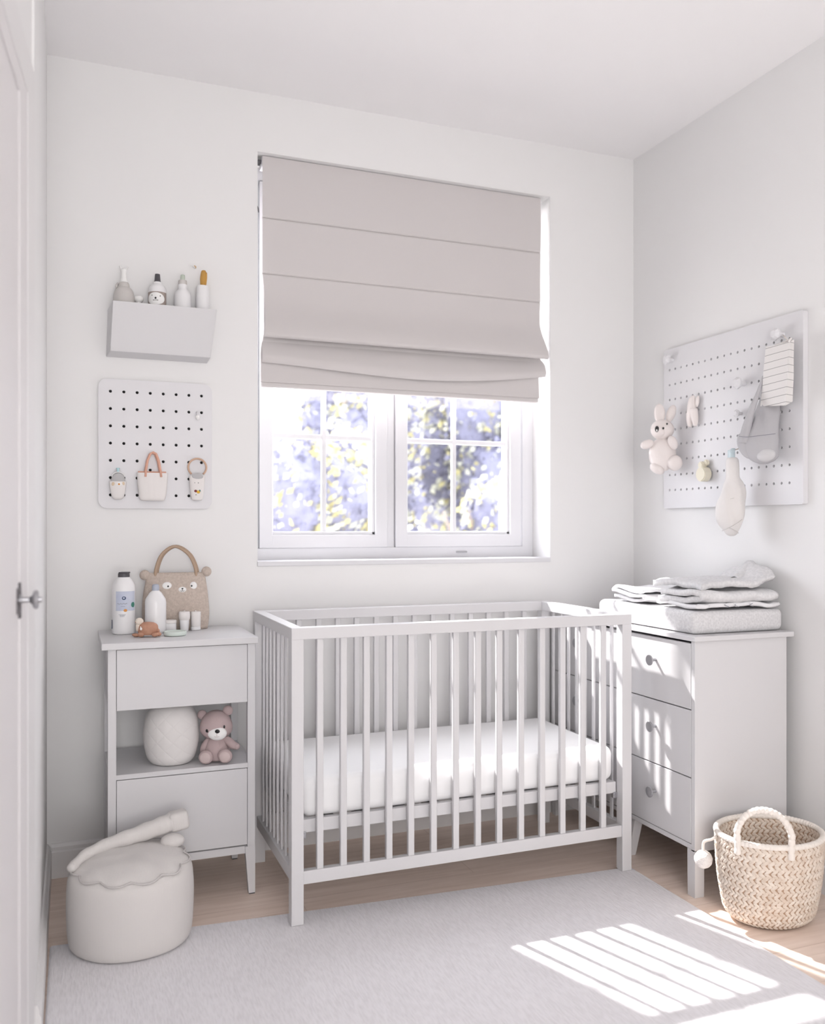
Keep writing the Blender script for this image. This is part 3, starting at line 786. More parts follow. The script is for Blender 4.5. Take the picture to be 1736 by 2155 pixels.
t = thing('toy_mushroom', 'tiny white mushroom toy between the figurine and the bear face bottle', 'toy', (.210, YS, FZ), YAW)
f = BM(); loft(f, [(0, 0, 0, .010, .010), (0, 0, .10, .009, .009), (0, 0, .156, .009, .009)], 18); obj('stem', f, M_felt, t, world=False, smooth=35)
f = BM(); ell(f, (0, 0, .160), (.0165, .0145, .013)); obj('mushroom_cap', f, M_felt, t, world=False, smooth=True)
t = bottle('bottle', 'white bottle with a bear face label and dark cap in the wall bin', (.271, YS-.004, FZ), [(.0265, 0), (.029, .004), (.0297, .12), (.0297, .190), (.028, .201), (.022, .210), (.013, .216), (.0125, .222)], M_bottle, [(.0115, .218), (.0112, .224), (.010, .228), (.0085, .247), (.0080, .249)], M_charcoal)
f = BM(); patch(f, (0, 0, 0), .0297, -1.5, 1.5, .10, .184, 20); obj('label', f, M_taupe, t, world=False, smooth=True, label='taupe label')
f = BM(); patch(f, (0, 0, 0), .0303, -.95, 1.1, .140, .181, 14, inside='oval'); obj('bear_face', f, M_felt, t, world=False, smooth=True, label='white oval bear face')
f = BM(); patch(f, (0, 0, 0), .0309, -.02, .18, .158, .165, 6, inside='oval'); patch(f, (0, 0, 0), .0309, -.36, -.27, .169, .173, 6, inside='oval'); patch(f, (0, 0, 0), .0309, .52, .61, .167, .171, 6, inside='oval')
for a0 in (-.18, -.08, .06, .18, .28): patch(f, (0, 0, 0), .0309, a0, a0+.055, .1530, .1560, 2)
obj('bear_features', f, M_black, t, world=False, smooth=True, label='black nose and eyes')
t = bottle('bottle', 'plain white dropper bottle with a sage green tip in the wall bin', (.354, YS-.004, FZ), [(.026, 0), (.028, .004), (.0285, .12), (.0285, .182), (.026, .194), (.018, .202), (.0150, .206), (.0150, .220), (.0145, .222)], M_bottle, [(.0145, .222), (.0140, .234), (.0135, .236), (.0078, .237), (.0078, .250), (.0072, .2545), (.005, .256)], M_sage)
f = BM(); loft(f, [(0, 0, .2215, .0146, .0146), (0, 0, .2225, .0148, .0148), (0, 0, .2355, .0140, .0140), (0, 0, .2365, .0130, .0130)], 24); obj('collar', f, M_stone, t, world=False, smooth=35, label='pale grey collar')
t = thing('brush_holder', 'tall white tapered cup at the right end of the wall bin', 'cup', (.421, YS-.002, FZ), YAW)
f = BM(); loft(f, [(0, 0, 0, .028, .028), (0, 0, .003, .029, .029), (0, 0, .22, .0208, .0208), (0, 0, .224, .0196, .0196), (0, 0, .2235, .0170, .0170), (0, 0, .15, .016, .016)], 28); obj('cup_body', f, M_bottle, t, world=False, smooth=35)
t = thing('bristle_brush', 'mustard yellow brush standing in the white tapered cup', 'brush', (.4215, YS-.002, FZ+.0985), YAW)
DROP = 0
f = BM(); loft(f, [(0, 0, 0, .007, .005), (0, 0, .07, .0085, .007), (.002, 0, .10, .0110, .009), (.003, 0, .122, .0085, .007), (.003, 0, .127, .004, .003)], 16, sm=3); obj('bristles', f, M_mustard, t, world=False, smooth=True)
f = BM(); loft(f, [(.009, -.003, .07, .003, .003), (.0115, -.003, .10, .0045, .004), (.0125, -.003, .118, .003, .003)], 10, sm=2); obj('side_bristles', f, M_mustard, t, world=False, smooth=True)
DROP = 0
t = thing('wall_hook', 'tiny gold and white hook on the wall above the brush cup', 'hook', (.398, YB-.001, 2.052))
f = BM(); tube(f, [(-.002, -.001, .003), (-.001, -.008, .004), (.004, -.009, .001), (.003, -.007, -.004)], .0014, 8); obj('hook_wire', f, M_mustard, t, world=False, smooth=True)
f = BM(); ell(f, (-.004, -.004, .003), (.004, .003, .0035)); ell(f, (.001, -.002, -.002), (.003, .002, .003)); obj('hook_base', f, M_felt, t, world=False, smooth=True)

# ------------------------------------------------------------ little bags on the small pegboard
PF = YB-.012  # face of the small board
def arch(cx, y, z0, w, h, r, n=18, sq=1.0):
    return [(cx - w/2*math.cos(PI*k/n), y, z0 + h*math.sin(PI*k/n)**sq) for k in range(n+1)]
t = thing('mini_pouch', 'small white pouch with grey hood and teal clip, left one on the pegboard', 'bag', (.1445, PF, 1.244))
f = BM(); loft(f, [(0, -.012, .000, .010, .006), (0, -.013, .006, .018, .010), (0, -.014, .022, .0225, .0125), (0, -.014, .048, .0265, .0125), (0, -.014, .060, .0275, .0125)], 24, sq=2.6, sm=3); obj('pouch_body', f, M_canvas, t, world=False, smooth=True)
f = BM(); loft(f, [(.001, -.010, .058, .023, .008), (.001, -.010, .070, .0215, .008), (.001, -.010, .082, .016, .0075), (.001, -.010, .087, .008, .006), (.001, -.010, .0885, .002, .003)], 24, sm=3); obj('hood', f, M_greyfelt, t, world=False, smooth=True, label='grey felt hood')
f = BM(); tube(f, arch(.001, -.014, .075, .040, .016, 0), .0014, 8); obj('hood_trim', f, M_felt, t, world=False, smooth=True)
f = BM(); box(f, -.003, .004, -.014, -.006, .090, .104, .001); box(f, -.006, .007, -.014, -.006, .102, .105, .001); obj('clip', f, M_teal, t, world=False, label='teal clip')
f = BM(); ell(f, (.003, -.0255, .050), (.0085, .003, .0065)); obj('patch', f, M_felt, t, world=False, smooth=True)
f = BM(); ell(f, (.003, -.0282, .050), (.0035, .0015, .003)); obj('patch_centre', f, M_orange, t, world=False, smooth=True, label='orange dot')
for q in (((-.015, -.0240, .051), (.0055, .003, .007), .3), ((.017, -.0240, .053), (.004, .003, .006), -.3)):
    f = BM(); ell(f, *q); obj('flap_ear', f, M_beige, t, world=False, smooth=True, label='beige ear flap')
t = thing('mini_tote', 'little white tote with peach rope handles in the middle of the pegboard', 'bag', (.2555, PF, 1.240))
f = BM(); loft(f, [(0, -.016, 0, .030, .008), (0, -.018, .004, .040, .014), (0, -.018, .030, .046, .017), (0, -.018, .070, .0495, .017), (0, -.018, .094, .050, .016)], 36, sq=2.8, sm=3)
obj('bag_body', f, M_canvas, t, world=False, smooth=60)
for k, yy in enumerate((-.034, -.004)):
    f = BM(); tube(f, [(-.024, yy, .080), (-.023, yy, .100), (-.017, yy, .135), (-.008, yy, .158), (.001, yy, .163), (.010, yy, .158), (.019, yy, .135), (.025, yy, .100), (.027, yy, .080)], .0038, 10)
    obj('handle', f, M_peach, t, world=False, smooth=True, label='peach rope handle')
f = BM(); box(f, -.046, .046, -.006, -.002, .088, .1005, .001); obj('lining', f, M_peach, t, world=False, label='peach lining edge')
t = thing('mini_pouch', 'narrow white pouch with a tan ring handle and animal print, right one on the pegboard', 'bag', (.4035, PF, 1.243))
f = BM(); loft(f, [(0, -.011, 0, .012, .006), (0, -.013, .006, .019, .010), (0, -.013, .04, .0235, .012), (0, -.013, .078, .0265, .012), (0, -.013, .085, .0265, .011)], 24, sq=2.8, sm=3); obj('pouch_body', f, M_canvas, t, world=False, smooth=60)
f = BM(); tube(f, [(.001+.0305*math.sin(a), -.014, .114-.0300*math.cos(a)) for a in [R(40+280*k/24) for k in range(25)]], .0034, 10); obj('ring_handle', f, M_tanrope, t, world=False, smooth=True, label='tan ring handle')
f = BM(); ell(f, (.001, -.0235, .083), (.019, .003, .011)); obj('neck_patch', f, M_greyfelt, t, world=False, smooth=True, label='grey neck patch')
for q in (((-.009, -.0252, .060), .0012), ((.003, -.0252, .060), .0015)):
    f = BM(); ell(f, *q); obj('eye', f, M_black, t, world=False, smooth=True)
f = BM(); ell(f, (-.005, -.0250, .019), .0015); obj('print_dot', f, M_black, t, world=False, smooth=True)
f = BM(); ell(f, (.003, -.0248, .029), (.006, .0012, .0055)); obj('print_body', f, M_yellow, t, world=False, smooth=True, label='yellow print')
f = BM(); ell(f, (-.006, -.0248, .032), (.005, .0012, .0045)); obj('print_wing', f, M_red, t, world=False, smooth=True, label='maroon print')
f = BM(); ell(f, (.008, -.0248, .033), (.0025, .0012, .004)); obj('print_tail', f, M_green, t, world=False, smooth=True, label='dark green print')
t = thing('drop_peg', 'white drop shaped peg near the top right of the small pegboard', 'peg', (.4065, PF, 1.530))
f = BM(); cyl(f, (-.001, -.004, .018), (0, 1, 0), .0035, .008, 12); tube(f, [(-.001, -.006, .018), (-.001, -.009, .012), (0, -.010, .004)], .0042, 8); obj('stem', f, M_board, t, world=False, smooth=True)
f = BM(); ell(f, (0, -.012, 0), (.0078, .006, .0085)); obj('drop_head', f, M_felt, t, world=False, smooth=True)

# ------------------------------------------------------------ things on top of the cabinet
TZ = .8085
t = thing('bear_tote', 'beige boucle tote bag with a bear face standing on the cabinet top', 'bag', (.327, 3.042, TZ), R(-4))
f = BM()
def totepro(k): return 
loft(f, [(0, 0, 0, .100, .020), (0, 0, .004, .106, .030), (0, 0, .05, .110, .037), (0, 0, .11, .106, .032), (0, 0, .16, .099, .022), (0, 0, .184, .094, .013), (0, 0, .190, .090, .008)], 48, sq=3.2, sm=4)
for v in f.verts: v.co += Vector((0, 1, 0))*.002*noise.noise(v.co*25) + Vector((1, 0, 0))*.002*noise.noise(v.co*14)
obj('bag_body', f, M_tote, t, world=False, smooth=True)
for sx, zz in ((-1, .183), (1, .192)):
    f = BM(); ell(f, (sx*.100, -.002, zz), (.017, .012, .017)); obj('ear', f, M_tote, t, world=False, smooth=True)
for k, yy in enumerate((-.009, .009)):
    f = BM(); s = .006*k
    P_ = smoothpts([(-.066+s, yy, .170), (-.064+s, yy, .205), (-.045+s, yy, .252), (-.004+s, yy, .278), (.040+s, yy, .252), (.062+s, yy, .208), (.066+s, yy, .170)], 6)
    tube(f, P_, .0052, 12); obj('handle', f, M_tothandle, t, world=False, smooth=True, label='tan leather handle')
yface = lambda z: -(.0335 if z > .13 else .036)
for cx, w, h in ((-.029, .016, .014), (.056, .012, .0135)):
    f = BM(); ell(f, (cx, -.0225, .146), (w, .006, h), rings=14); e = obj('eye_patch', f, M_felt, t, world=False, smooth=True, label='white oval eye patch')
    f = BM(); ell(f, (cx+(.003 if cx < 0 else -.006), -.0290, .146), (.0028, .0015, .0030)); obj('pupil', f, M_black, e, world=False, smooth=True)
f = BM(); ell(f, (.020, -.0275, .134), (.0135, .005, .0095)); mz = obj('muzzle', f, M_felt, t, world=False, smooth=True, label='white oval muzzle')
f = BM(); ell(f, (.020, -.0328, .1375), (.0032, .0012, .0022)); tube(f, [(.020, -.0335, .137), (.020, -.0338, .131)], .0006, 6); tube(f, [(.014, -.0322, .131), (.017, -.0332, .1288), (.020, -.0338, .131), (.023, -.0332, .1288), (.026, -.0322, .131)], .0006, 6)
obj('nose', f, M_black, mz, world=False, smooth=True)

t = bottle('lotion_bottle', 'large white lotion bottle with a blue label and charcoal cap on the cabinet', (.157, 2.975, TZ), [(.0325, 0), (.0355, .003), (.0365, .010), (.0365, .140), (.0345, .158), (.027, .172), (.0195, .179), (.0185, .182)], M_bottle, [(.0180, .176), (.0186, .178), (.0180, .1925), (.0170, .1945)], M_charcoal)
f = BM(); box(f, -.012, .0165, -.0165, .015, .1935, .1985, .0018); obj('cap_lid', f, M_charcoal, t, world=False)
f = BM(); patch(f, (0, 0, 0), .0365, -.38, 1.40, .076, .138, 20); obj('label', f, M_blue, t, world=False, smooth=True, label='pale blue label')
f = BM(); patch(f, (0, 0, 0), .0371, .16, .50, .111, .122, 8, inside='oval'); obj('label_ring', f, M_navy, t, world=False, smooth=True, label='navy ring mark')
f = BM(); patch(f, (0, 0, 0), .0377, .23, .41, .1145, .1195, 8, inside='oval'); obj('label_ring_centre', f, M_blue, t, world=False, smooth=True)
f = BM()
pts = []
for k in range(60):
    a = lin(-.24, .60, k/59); z = .0985 + .0014*math.sin(k*1.1) + .001*math.sin(k*.37)
    pts.append((.0374*math.sin(a), -.0374*math.cos(a), z))
tube(f, pts, .0004, 5)
for z0, a0, a1 in ((.0895, .10, .42), (.0635, -.10, .44), (.0605, -.02, .40), (.0575, 0, .36)):
    a = a0
    while a < a1:
        w = random.uniform(.018, .05); patch(f, (0, 0, 0), .0370, a, a+w, z0, z0+.0015, 2, m=1); a += w+.012
obj('label_writing', f, M_inkgrey, t, world=False, label='tiny grey printed writing')
f = BM(); patch(f, (0, 0, 0), .0372, .30, .60, .073, .082, 8, inside='oval'); obj('label_fruit', f, M_orange, t, world=False, smooth=True, label='orange brown print')
f = BM(); patch(f, (0, 0, 0), .0372, .95, 1.35, .086, .103, 8, inside='oval'); obj('label_leaf', f, M_green, t, world=False, smooth=True, label='green print')
f = BM(); patch(f, (0, 0, 0), .0370, -1.22, -.88, .018, .046, 6); obj('navy_tag', f, M_navy, t, world=False, smooth=True, label='navy side tag')
f = BM()
for k in range(4): patch(f, (0, 0, 0), .0374, -1.12, -.98, .022+k*.006, .025+k*.006, 2)
obj('tag_writing', f, M_bottle, t, world=False)
t = bottle('shampoo_bottle', 'plain white bottle with a grey blue cap in front of the bear tote', (.2545, 2.962, TZ), [(.0300, 0), (.0325, .003), (.0335, .01), (.0335, .098), (.0315, .110), (.018, .131), (.0125, .135), (.0118, .137)], M_bottle, [(.0115, .1355), (.0115, .150), (.0100, .1555), (.006, .1575)], M_bluecap)
t = bottle('cream_jar', 'small squat white jar beside the tan animal toy', (.3015, 2.965, TZ), [(.0175, 0), (.0188, .002), (.0188, .028), (.0180, .029)], M_bottle, [(.0192, .0295), (.0194, .0375), (.0184, .039)], M_canvas, cat='jar')
t = thing('toy_cup', 'white tapered cup toy with a cream domed lid, left of the pair', 'cup', (.347, 2.975, TZ), YAW)
f = BM(); loft(f, [(0, 0, 0, .0125, .0125), (0, 0, .002, .0135, .0135), (0, 0, .038, .0160, .0160), (0, 0, .039, .0150, .0150)], 26); obj('cup_body', f, M_bottle, t, world=False, smooth=35)
f = BM(); loft(f, [(0, 0, .036, .0155, .0155), (0, 0, .040, .0180, .0180), (0, 0, .052, .0188, .0188), (0, 0, .0625, .0175, .0175), (0, 0, .0640, .0160, .0160)], 26); loft(f, [(0, 0, .063, .004, .004), (0, 0, .0665, .0025, .0025), (0, 0, .0675, .001, .001)], 10); obj('domed_lid', f, M_canvas, t, world=False, smooth=35)
t = thing('toy_cup', 'straight cream cup toy on a white foot, right of the pair', 'cup', (.3855, 2.990, TZ), YAW)
f = BM(); loft(f, [(0, 0, 0, .0145, .0145), (0, 0, .002, .0165, .0165), (0, 0, .011, .0160, .0160), (0, 0, .0125, .0140, .0140)], 26); obj('foot', f, M_bottle, t, world=False, smooth=35)
f = BM(); loft(f, [(0, 0, .0125, .0145, .0145), (0, 0, .0145, .0158, .0158), (0, 0, .060, .0170, .0170), (0, 0, .0615, .0160, .0160)], 26); loft(f, [(0, 0, .061, .004, .004), (0, 0, .065, .002, .002), (0, 0, .0655, .001, .001)], 10); obj('cup_body', f, M_canvas, t, world=False, smooth=35)
t = thing('round_dish', 'flat pale mint round dish at the front of the cabinet top', 'dish', (.306, 2.868, TZ))
f = BM(); loft(f, [(0, 0, 0, .032, .032), (0, 0, .0015, .0345, .0345), (0, 0, .0115, .0360, .0360), (0, 0, .0135, .0350, .0350), (0, 0, .0130, .0320, .0320), (0, 0, .0105, .0310, .0310), (0, 0, .010, .001, .001)], 40); obj('dish_body', f, M_dish, t, world=False, smooth=35)
t = thing('animal_toy', 'small tan crawling animal toy with a cream head on the cabinet top', 'toy', (.2225, 2.862, TZ), YAW)
f = BM()
loft(f, [(-.002, 0, .006, .024, .015), (-.002, 0, .012, .0285, .019), (.001, 0, .024, .0310, .0205), (.001, 0, .037, .0290, .018), (.0, 0, .0445, .019, .011), (-.001, 0, .0465, .004, .003)], 28, sm=4)
obj('body', f, M_tan, t, world=False, smooth=True)
for nm, c, r, ti in (('leg', (-.035, -.008, .0058), (.0120, .008, .0055), .1), ('leg', (-.016, -.017, .0085), (.0100, .008, .0080), 0), ('leg', (.027, -.014, .0080), (.0110, .008, .0070), -.1), ('leg', (.034, -.002, .0085), (.009, .007, .007), .1), ('leg', (.028, .004, .020), (.009, .007, .006), .5)):
    f = BM(); ell(f, c, r, ti); obj(nm if nm == 'leg' and c[2] < .02 else 'tail', f, M_tan, t, world=False, smooth=True)
f = BM(); ell(f, (-.0255, -.004, .0475), (.0128, .012, .0120)); loft(f, [(-.030, -.003, .018, .006, .006), (-.029, -.003, .030, .008, .008), (-.027, -.004, .042, .009, .009)], 16); obj('head', f, M_creamtoy, t, world=False, smooth=True, label='cream round head')
f = BM(); ell(f, (-.0335, -.0125, .0460), (.0020, .0015, .0016)); obj('nose', f, M_tan, t, world=False, smooth=True)
f = BM(); ell(f, (-.0150, -.0205, .0265), (.0035, .0022, .0045)); ell(f, (-.016, -.0205, .0325), (.0015, .0015, .002)); obj('charm', f, M_felt, t, world=False, smooth=True, label='white side charm')

# ------------------------------------------------------------ open shelf: quilted cushion and teddy
SZ = .4135
t = thing('quilted_pouf', 'white quilted drum cushion on the open shelf beside the teddy', 'cushion', (.292, 2.850, SZ), YAW)
f = BM(); loft(f, [(0, 0, 0, .050, .045), (0, 0, .004, .062, .058), (0, 0, .025, .076, .068), (0, 0, .075, .0855, .074), (0, 0, .120, .0835, .073), (0, 0, .155, .074, .066), (0, 0, .176, .058, .053), (0, 0, .184, .038, .036), (0, 0, .183, .015, .015), (0, 0, .178, .004, .004)], 48, sm=5)
obj('cushion_body', f, M_quilt, t, world=False, smooth=True)
f = BM(); ell(f, (0, 0, .179), (.006, .006, .003)); tube(f, [(-.002, -.004, .181), (.004, -.010, .186)], .001, 6); obj('button', f, M_inkgrey, t, world=False, smooth=True, label='small dark button')
t = thing('teddy_bear', 'mauve teddy bear sitting on the open shelf', 'teddy bear', (.4290, 2.815, SZ), YAW)
def tp(nm, c, r, m=M_plush_m, tilt=0, par=None, label=None):
    f = BM(); ell(f, c, r, tilt, 28, 20); return obj(nm, f, m, par or t, world=False, smooth=True, label=label)
f = BM(); loft(f, [(0, 0, .003, .030, .026), (0, 0, .012, .040, .035), (0, 0, .035, .0405, .036), (0, 0, .060, .032, .028), (0, 0, .080, .022, .020)], 28, sm=4); obj('body', f, M_plush_m, t, world=False, smooth=True)
hd = BM(); loft(hd, [(-.002, -.004, .070, .012, .010), (-.002, -.004, .076, .032, .028), (-.002, -.003, .092, .0485, .040), (-.002, -.003, .115, .0505, .042), (-.002, -.003, .140, .040, .035), (-.002, -.003, .155, .022, .020), (-.002, -.003, .160, .004, .004)], 30, sm=4)
hd = obj('head', hd, M_plush_m, t, world=False, smooth=True)
tp('ear', (-.047, .000, .144), (.0155, .009, .0155)); tp('ear', (.034, .000, .158), (.0160, .009, .0160))
mz = tp('muzzle', (.008, -.034, .094), (.030, .016, .0225), M_felt, label='white felt muzzle')
tp('nose', (.012, -.0495, .103), (.0075, .004, .0062), M_black, par=mz, label='black nose')
f = BM(); tube(f, [(.011, -.0505, .098), (.0105, -.0505, .088)], .0006, 6); tube(smoothpts and f, smoothpts([(.000, -.0478, .089), (.005, -.0490, .0860), (.011, -.0495, .0855), (.017, -.0480, .0870), (.021, -.0460, .0895)], 4), .0006, 6); obj('mouth', f, M_plush_m, mz, world=False, smooth=True)
for c in ((-.021, -.0405, .103), (.031, -.0385, .115)): tp('eye', c, (.0058, .003, .0058) if c[0] < 0 else (.003, .002, .005), M_black, par=hd, label='black eye')
f = BM(); tube(f, smoothpts([(.020, 0, .072), (.038, -.006, .062), (.052, -.012, .052), (.064, -.014, .048)], 4), None, 14, rfun=lambda q: .0105+.003*math.sin(q*PI)); ell(f, (.064, -.014, .048), (.0115, .0105, .0105)); obj('arm', f, M_plush_m, t, world=False, smooth=True)
f = BM(); tube(f, smoothpts([(-.022, 0, .070), (-.034, -.006, .052), (-.040, -.008, .036), (-.040, -.008, .028)], 4), None, 14, rfun=lambda q: .0095+.003*math.sin(q*PI)); ell(f, (-.040, -.008, .028), .0105); obj('arm', f, M_plush_m, t, world=False, smooth=True)
for cx, cz in ((-.024, .0225), (.036, .026)):
    f = BM(); tube(f, [(cx*.6, .0, .020), (cx*.9, -.026, cz-.002), (cx, -.045, cz)], [.018, .017, .016], 14); ell(f, (cx, -.048, cz), (.0225, .013, .0215), 0, 24, 16); lg = obj('leg', f, M_plush_m, t, world=False, smooth=True)
    f = BM(); ell(f, (cx, -.0565, cz), (.0175, .006, .0170)); obj('foot_pad', f, M_mauve_l, lg, world=False, smooth=True, label='paler sole')

# ------------------------------------------------------------ floor pouf
t = thing('floor_pouf', 'large off white fabric pouf with a rolled strap on the rug', 'pouf', (.154, 2.552, .0105), R(-8))
f = BM()
loft(f, [(0, 0, 0, .142, .130), (0, 0, .002, .154, .141), (0, 0, .014, .163, .149), (0, 0, .050, .168, .155), (0, 0, .120, .1695, .156), (0, 0, .175, .166, .152), (0, 0, .200, .160, .146), (0, 0, .214, .148, .135)], 64, sm=5)
for v in f.verts: v.co.x += .003*noise.noise(v.co*8); v.co.y += .003*noise.noise(v.co*7+Vector((5, 0, 0)))
def topz(x, y):
    r = min(1, math.hypot(x/.160, y/.146))
    return .214+.022*(1-r*r) + .014*(y/.146) + .004*noise.noise(Vector((x*22, y*22, 3)))
for v in f.verts:
    if v.co.z > .17: v.co.z += .014*(v.co.y/.146)*min(1, (v.co.z-.17)/.044)
obj('pouf_body', f, M_pouf, t, world=False, smooth=True)
f = BM()
NS = 96
def capedge(a):
    k = .5+.5*math.cos(a*13); sc = 1-.10*(1-abs(math.cos(a*5.5+.4)))**1.0
    return sc
c0 = f.verts.new((0, 0, topz(0, 0)+.001)); prev = None; rings = []
for j in range(1, 11):
    q = j/10; ring = []
    for i in range(NS):
        a = 2*PI*i/NS; s = lin(1, capedge(a), q**3)
        x, y = .158*q*s*math.cos(a), .144*q*s*math.sin(a)
        drop = -.007*sst((q-.80)/.2)
        ring.append(f.verts.new((x, y, topz(x, y)+.002+drop+.0035*math.sin(min(1, q*1.02)*PI))))
    rings.append(ring)
for i in range(NS): f.faces.new((c0, rings[0][i], rings[0][(i+1) % NS]))
for j in range(9):
    for i in range(NS): f.faces.new((rings[j][i], rings[j+1][i], rings[j+1][(i+1) % NS], rings[j][(i+1) % NS]))
obj('pouf_lid', f, M_pouf, t, world=False, smooth=True)
f = BM()
seam = []
for i in range(NS*2):
    a = 2*PI*i/(NS*2); s = capedge(a); x, y = .1585*s*math.cos(a), .1445*s*math.sin(a)
    seam.append((x, y, topz(x, y)-.0005))
tube(f, seam, .0022, 8, closed=True); obj('scalloped_seam', f, M_poufpip, t, world=False, smooth=True, label='scalloped gathered seam')
f = BM()
Pp = smoothpts([(-.150, -.030, .222), (-.120, .015, .238), (-.060, .048, .252), (.010, .070, .264), (.070, .088, .276), (.105, .098, .284)], 8)
tube(f, Pp, None, 16, rfun=lambda q: lin(.013, .0265, sst(q*1.1)) + .0012*math.sin(q*40)); ell(f, Pp[0], .0128)
for v in f.verts: v.co.y += .002*noise.noise(v.co*30)
obj('rolled_strap', f, M_pouf, t, world=False, smooth=True)
f = BM(); box(f, -.030, .026, -.024, .024, -.028, .026, .012, 4, Matrix.Translation((.125, .102, .288)) @ Matrix.Rotation(R(14), 4, 'Z') @ Matrix.Rotation(R(-8), 4, 'Y')); obj('strap_end', f, M_pouf, t, world=False, smooth=True)
f = BM(); ell(f, (.108, .066, .240), (.034, .028, .020)); obj('strap_fold', f, M_pouf, t, world=False, smooth=True)

# ------------------------------------------------------------ right pegboard: knobs and toys
RF = XR-.020
def wthing(name, label, cat, y, z, off=0.0, rz=-PI/2): return thing(name, label, cat, (RF-off, y, z), rz)
for (y, z, s, lab) in ((2.836, 1.804, 1.0, 'faceted white wooden peg at the upper left corner of the large pegboard'), (2.263, 1.786, 1.1, 'faceted white wooden peg at the top right above the striped pouch'), (2.441, 1.652, 1.1, 'faceted white wooden peg in the middle of the large pegboard'), (2.457, 1.549, .72, 'smallest white wooden peg, below the middle peg of the large pegboard')):
    t = wthing('wooden_peg', lab, 'peg', y, z)
    f = BM(); cyl(f, (0, -.010*s, 0), (0, 1, 0), .0085*s, .020*s, 10); obj('shank', f, M_board, t, world=False, smooth=35)
    f = BM(); Mk = Matrix.Translation((0, -.018*s, 0)) @ Matrix.Rotation(PI/2, 4, 'X')
    loft(f, [(0, 0, 0, .010*s, .010*s), (0, 0, .008*s, .019*s, .019*s), (0, 0, .014*s, .019*s, .019*s), (0, 0, .022*s, .011*s, .011*s)], 8, Mk); obj('faceted_head', f, M_board, t, world=False)
# bunny
BO = Vector((2.118, 2.815, 1.499))
t = thing('bunny_plush', 'cream plush bunny hanging at the left edge of the large pegboard', 'plush toy', BO, YAW)
def bp(nm, px, py, w, h, dp=None, dy=0.0, tilt=0, m=M_plush_w, par=None, label=None):
    f = BM(); ell(f, ((px-1395)/544, dy, (920-py)/544), (w/2, (dp or min(w, h))/2, h/2), tilt, 26, 18); return obj(nm, f, m, par or t, world=False, smooth=True, label=label)
bp('body', 1399, 957, .104, .130, .085); hd = bp('head', 1398, 905, .089, .078, .075, -.004)
bp('muzzle', 1388, 909, .060, .048, .050, -.020, .2)
for px, w, h, ti in ((1393, .043, .076, R(-3)), (1417, .034, .070, R(20))): bp('ear', px, 871, w, h, .022, 0, ti)
bp('nose', 1381.5, 906, .016, .024, .012, -.040, 0, M_black, hd, 'shiny black nose'); bp('nose_glint', 1380.2, 909, .005, .009, .006, -.0455, 0, M_felt, hd)
bp('eye', 1402.5, 895, .0065, .008, .006, -.0385, 0, M_black, hd, 'black eye'); bp('eye', 1393.5, 904.5, .008, .010, .006, -.0455, 0, M_black, hd, 'black eye')
bp('arm', 1365, 936, .052, .034, .030, -.012, R(-20)); bp('arm', 1414, 934, .036, .055, .030, -.040, R(-22))
bp('leg', 1419, 976, .058, .060, .045, -.036, 0); bp('leg', 1386, 987, .060, .038, .040, -.012, R(30))
f = BM(); tube(f, smoothpts([(0, .005, .055), (.012, .04, .066), (.028, .060, .070)], 5), .0025, 8); obj('hanging_loop', f, M_rope, t, world=False, smooth=True)
# tooth shaped white figure
t = wthing('animal_peg', 'off white carved animal peg right of the bunny', 'peg', 2.695, 1.585)
f = BM()
loft(f, [(-.016, -.017, -.056, .006, .006), (-.016, -.017, -.045, .010, .011), (-.014, -.018, -.020, .014, .015), (-.004, -.019, .005, .020, .016), (-.004, -.018, .030, .017, .014), (-.002, -.016, .050, .013, .012), (0, -.015, .060, .005, .005)], 22, sm=4)
loft(f, [(.014, -.017, -.056, .006, .006), (.014, -.017, -.040, .010, .012), (.010, -.018, -.015, .014, .015), (.006, -.019, .010, .016, .015)], 20, sm=3)
ell(f, (.020, -.012, .035), (.008, .007, .022), .2)
obj('peg_body', f, M_plush_w, t, world=False, smooth=True)
f = BM(); tube(f, [(.010, -.014, .054), (.018, -.016, .046), (.020, -.016, .028), (.018, -.018, .012)], [.002, .0022, .002, .001], 8); obj('carved_crease', f, M_canvas, t, world=False, smooth=True)
# cream round peg with ears
t = wthing('animal_peg', 'cream wooden round peg with two little ears below the carved animal peg', 'peg', 2.630, 1.358)
f = BM(); cyl(f, (0, -.020, -.012), (0, 1, 0), .0270, .032, 32, .003); cyl(f, (-.010, -.018, .022), (0, 1, 0), .0135, .022, 24, .003); cyl(f, (.006, -.012, .030), (0, 1, 0), .0115, .014, 24, .003); obj('peg_body', f, M_cream, t, world=False, smooth=35)
# striped pouch
t = thing('striped_pouch', 'white pouch with thin grey stripes hanging at the top right of the pegboard', 'bag', (2.15, 2.235, 1.54), 0)
f = BM()
fr_ = [(2.138, 2.310, 1.553), (2.112, 2.172, 1.537), (2.134, 2.177, 1.742), (2.142, 2.290, 1.747)]
bk_ = [(2.150, 2.315, 1.553), (2.152, 2.183, 1.553), (2.160, 2.185, 1.753), (2.155, 2.290, 1.749)]
hexa(f, [fr_[0], fr_[1], bk_[1], bk_[0], fr_[3], fr_[2], bk_[2], bk_[3]])
bmesh.ops.recalc_face_normals(f, faces=f.faces[:]); bmesh.ops.subdivide_edges(f, edges=f.edges[:], cuts=6, use_grid_fill=True)
for v in f.verts:
    v.co.x += .003*noise.noise(v.co*16)
obj('pouch_body', f, M_stripe, t, smooth=45)
f = BM(); tube(f, smoothpts([(2.130, 2.178, 1.740), (2.136, 2.176, 1.751), (2.150, 2.190, 1.753), (2.160, 2.230, 1.752), (2.168, 2.290, 1.749)], 5), .0035, 8); obj('rolled_edge', f, M_canvas, t, smooth=True)
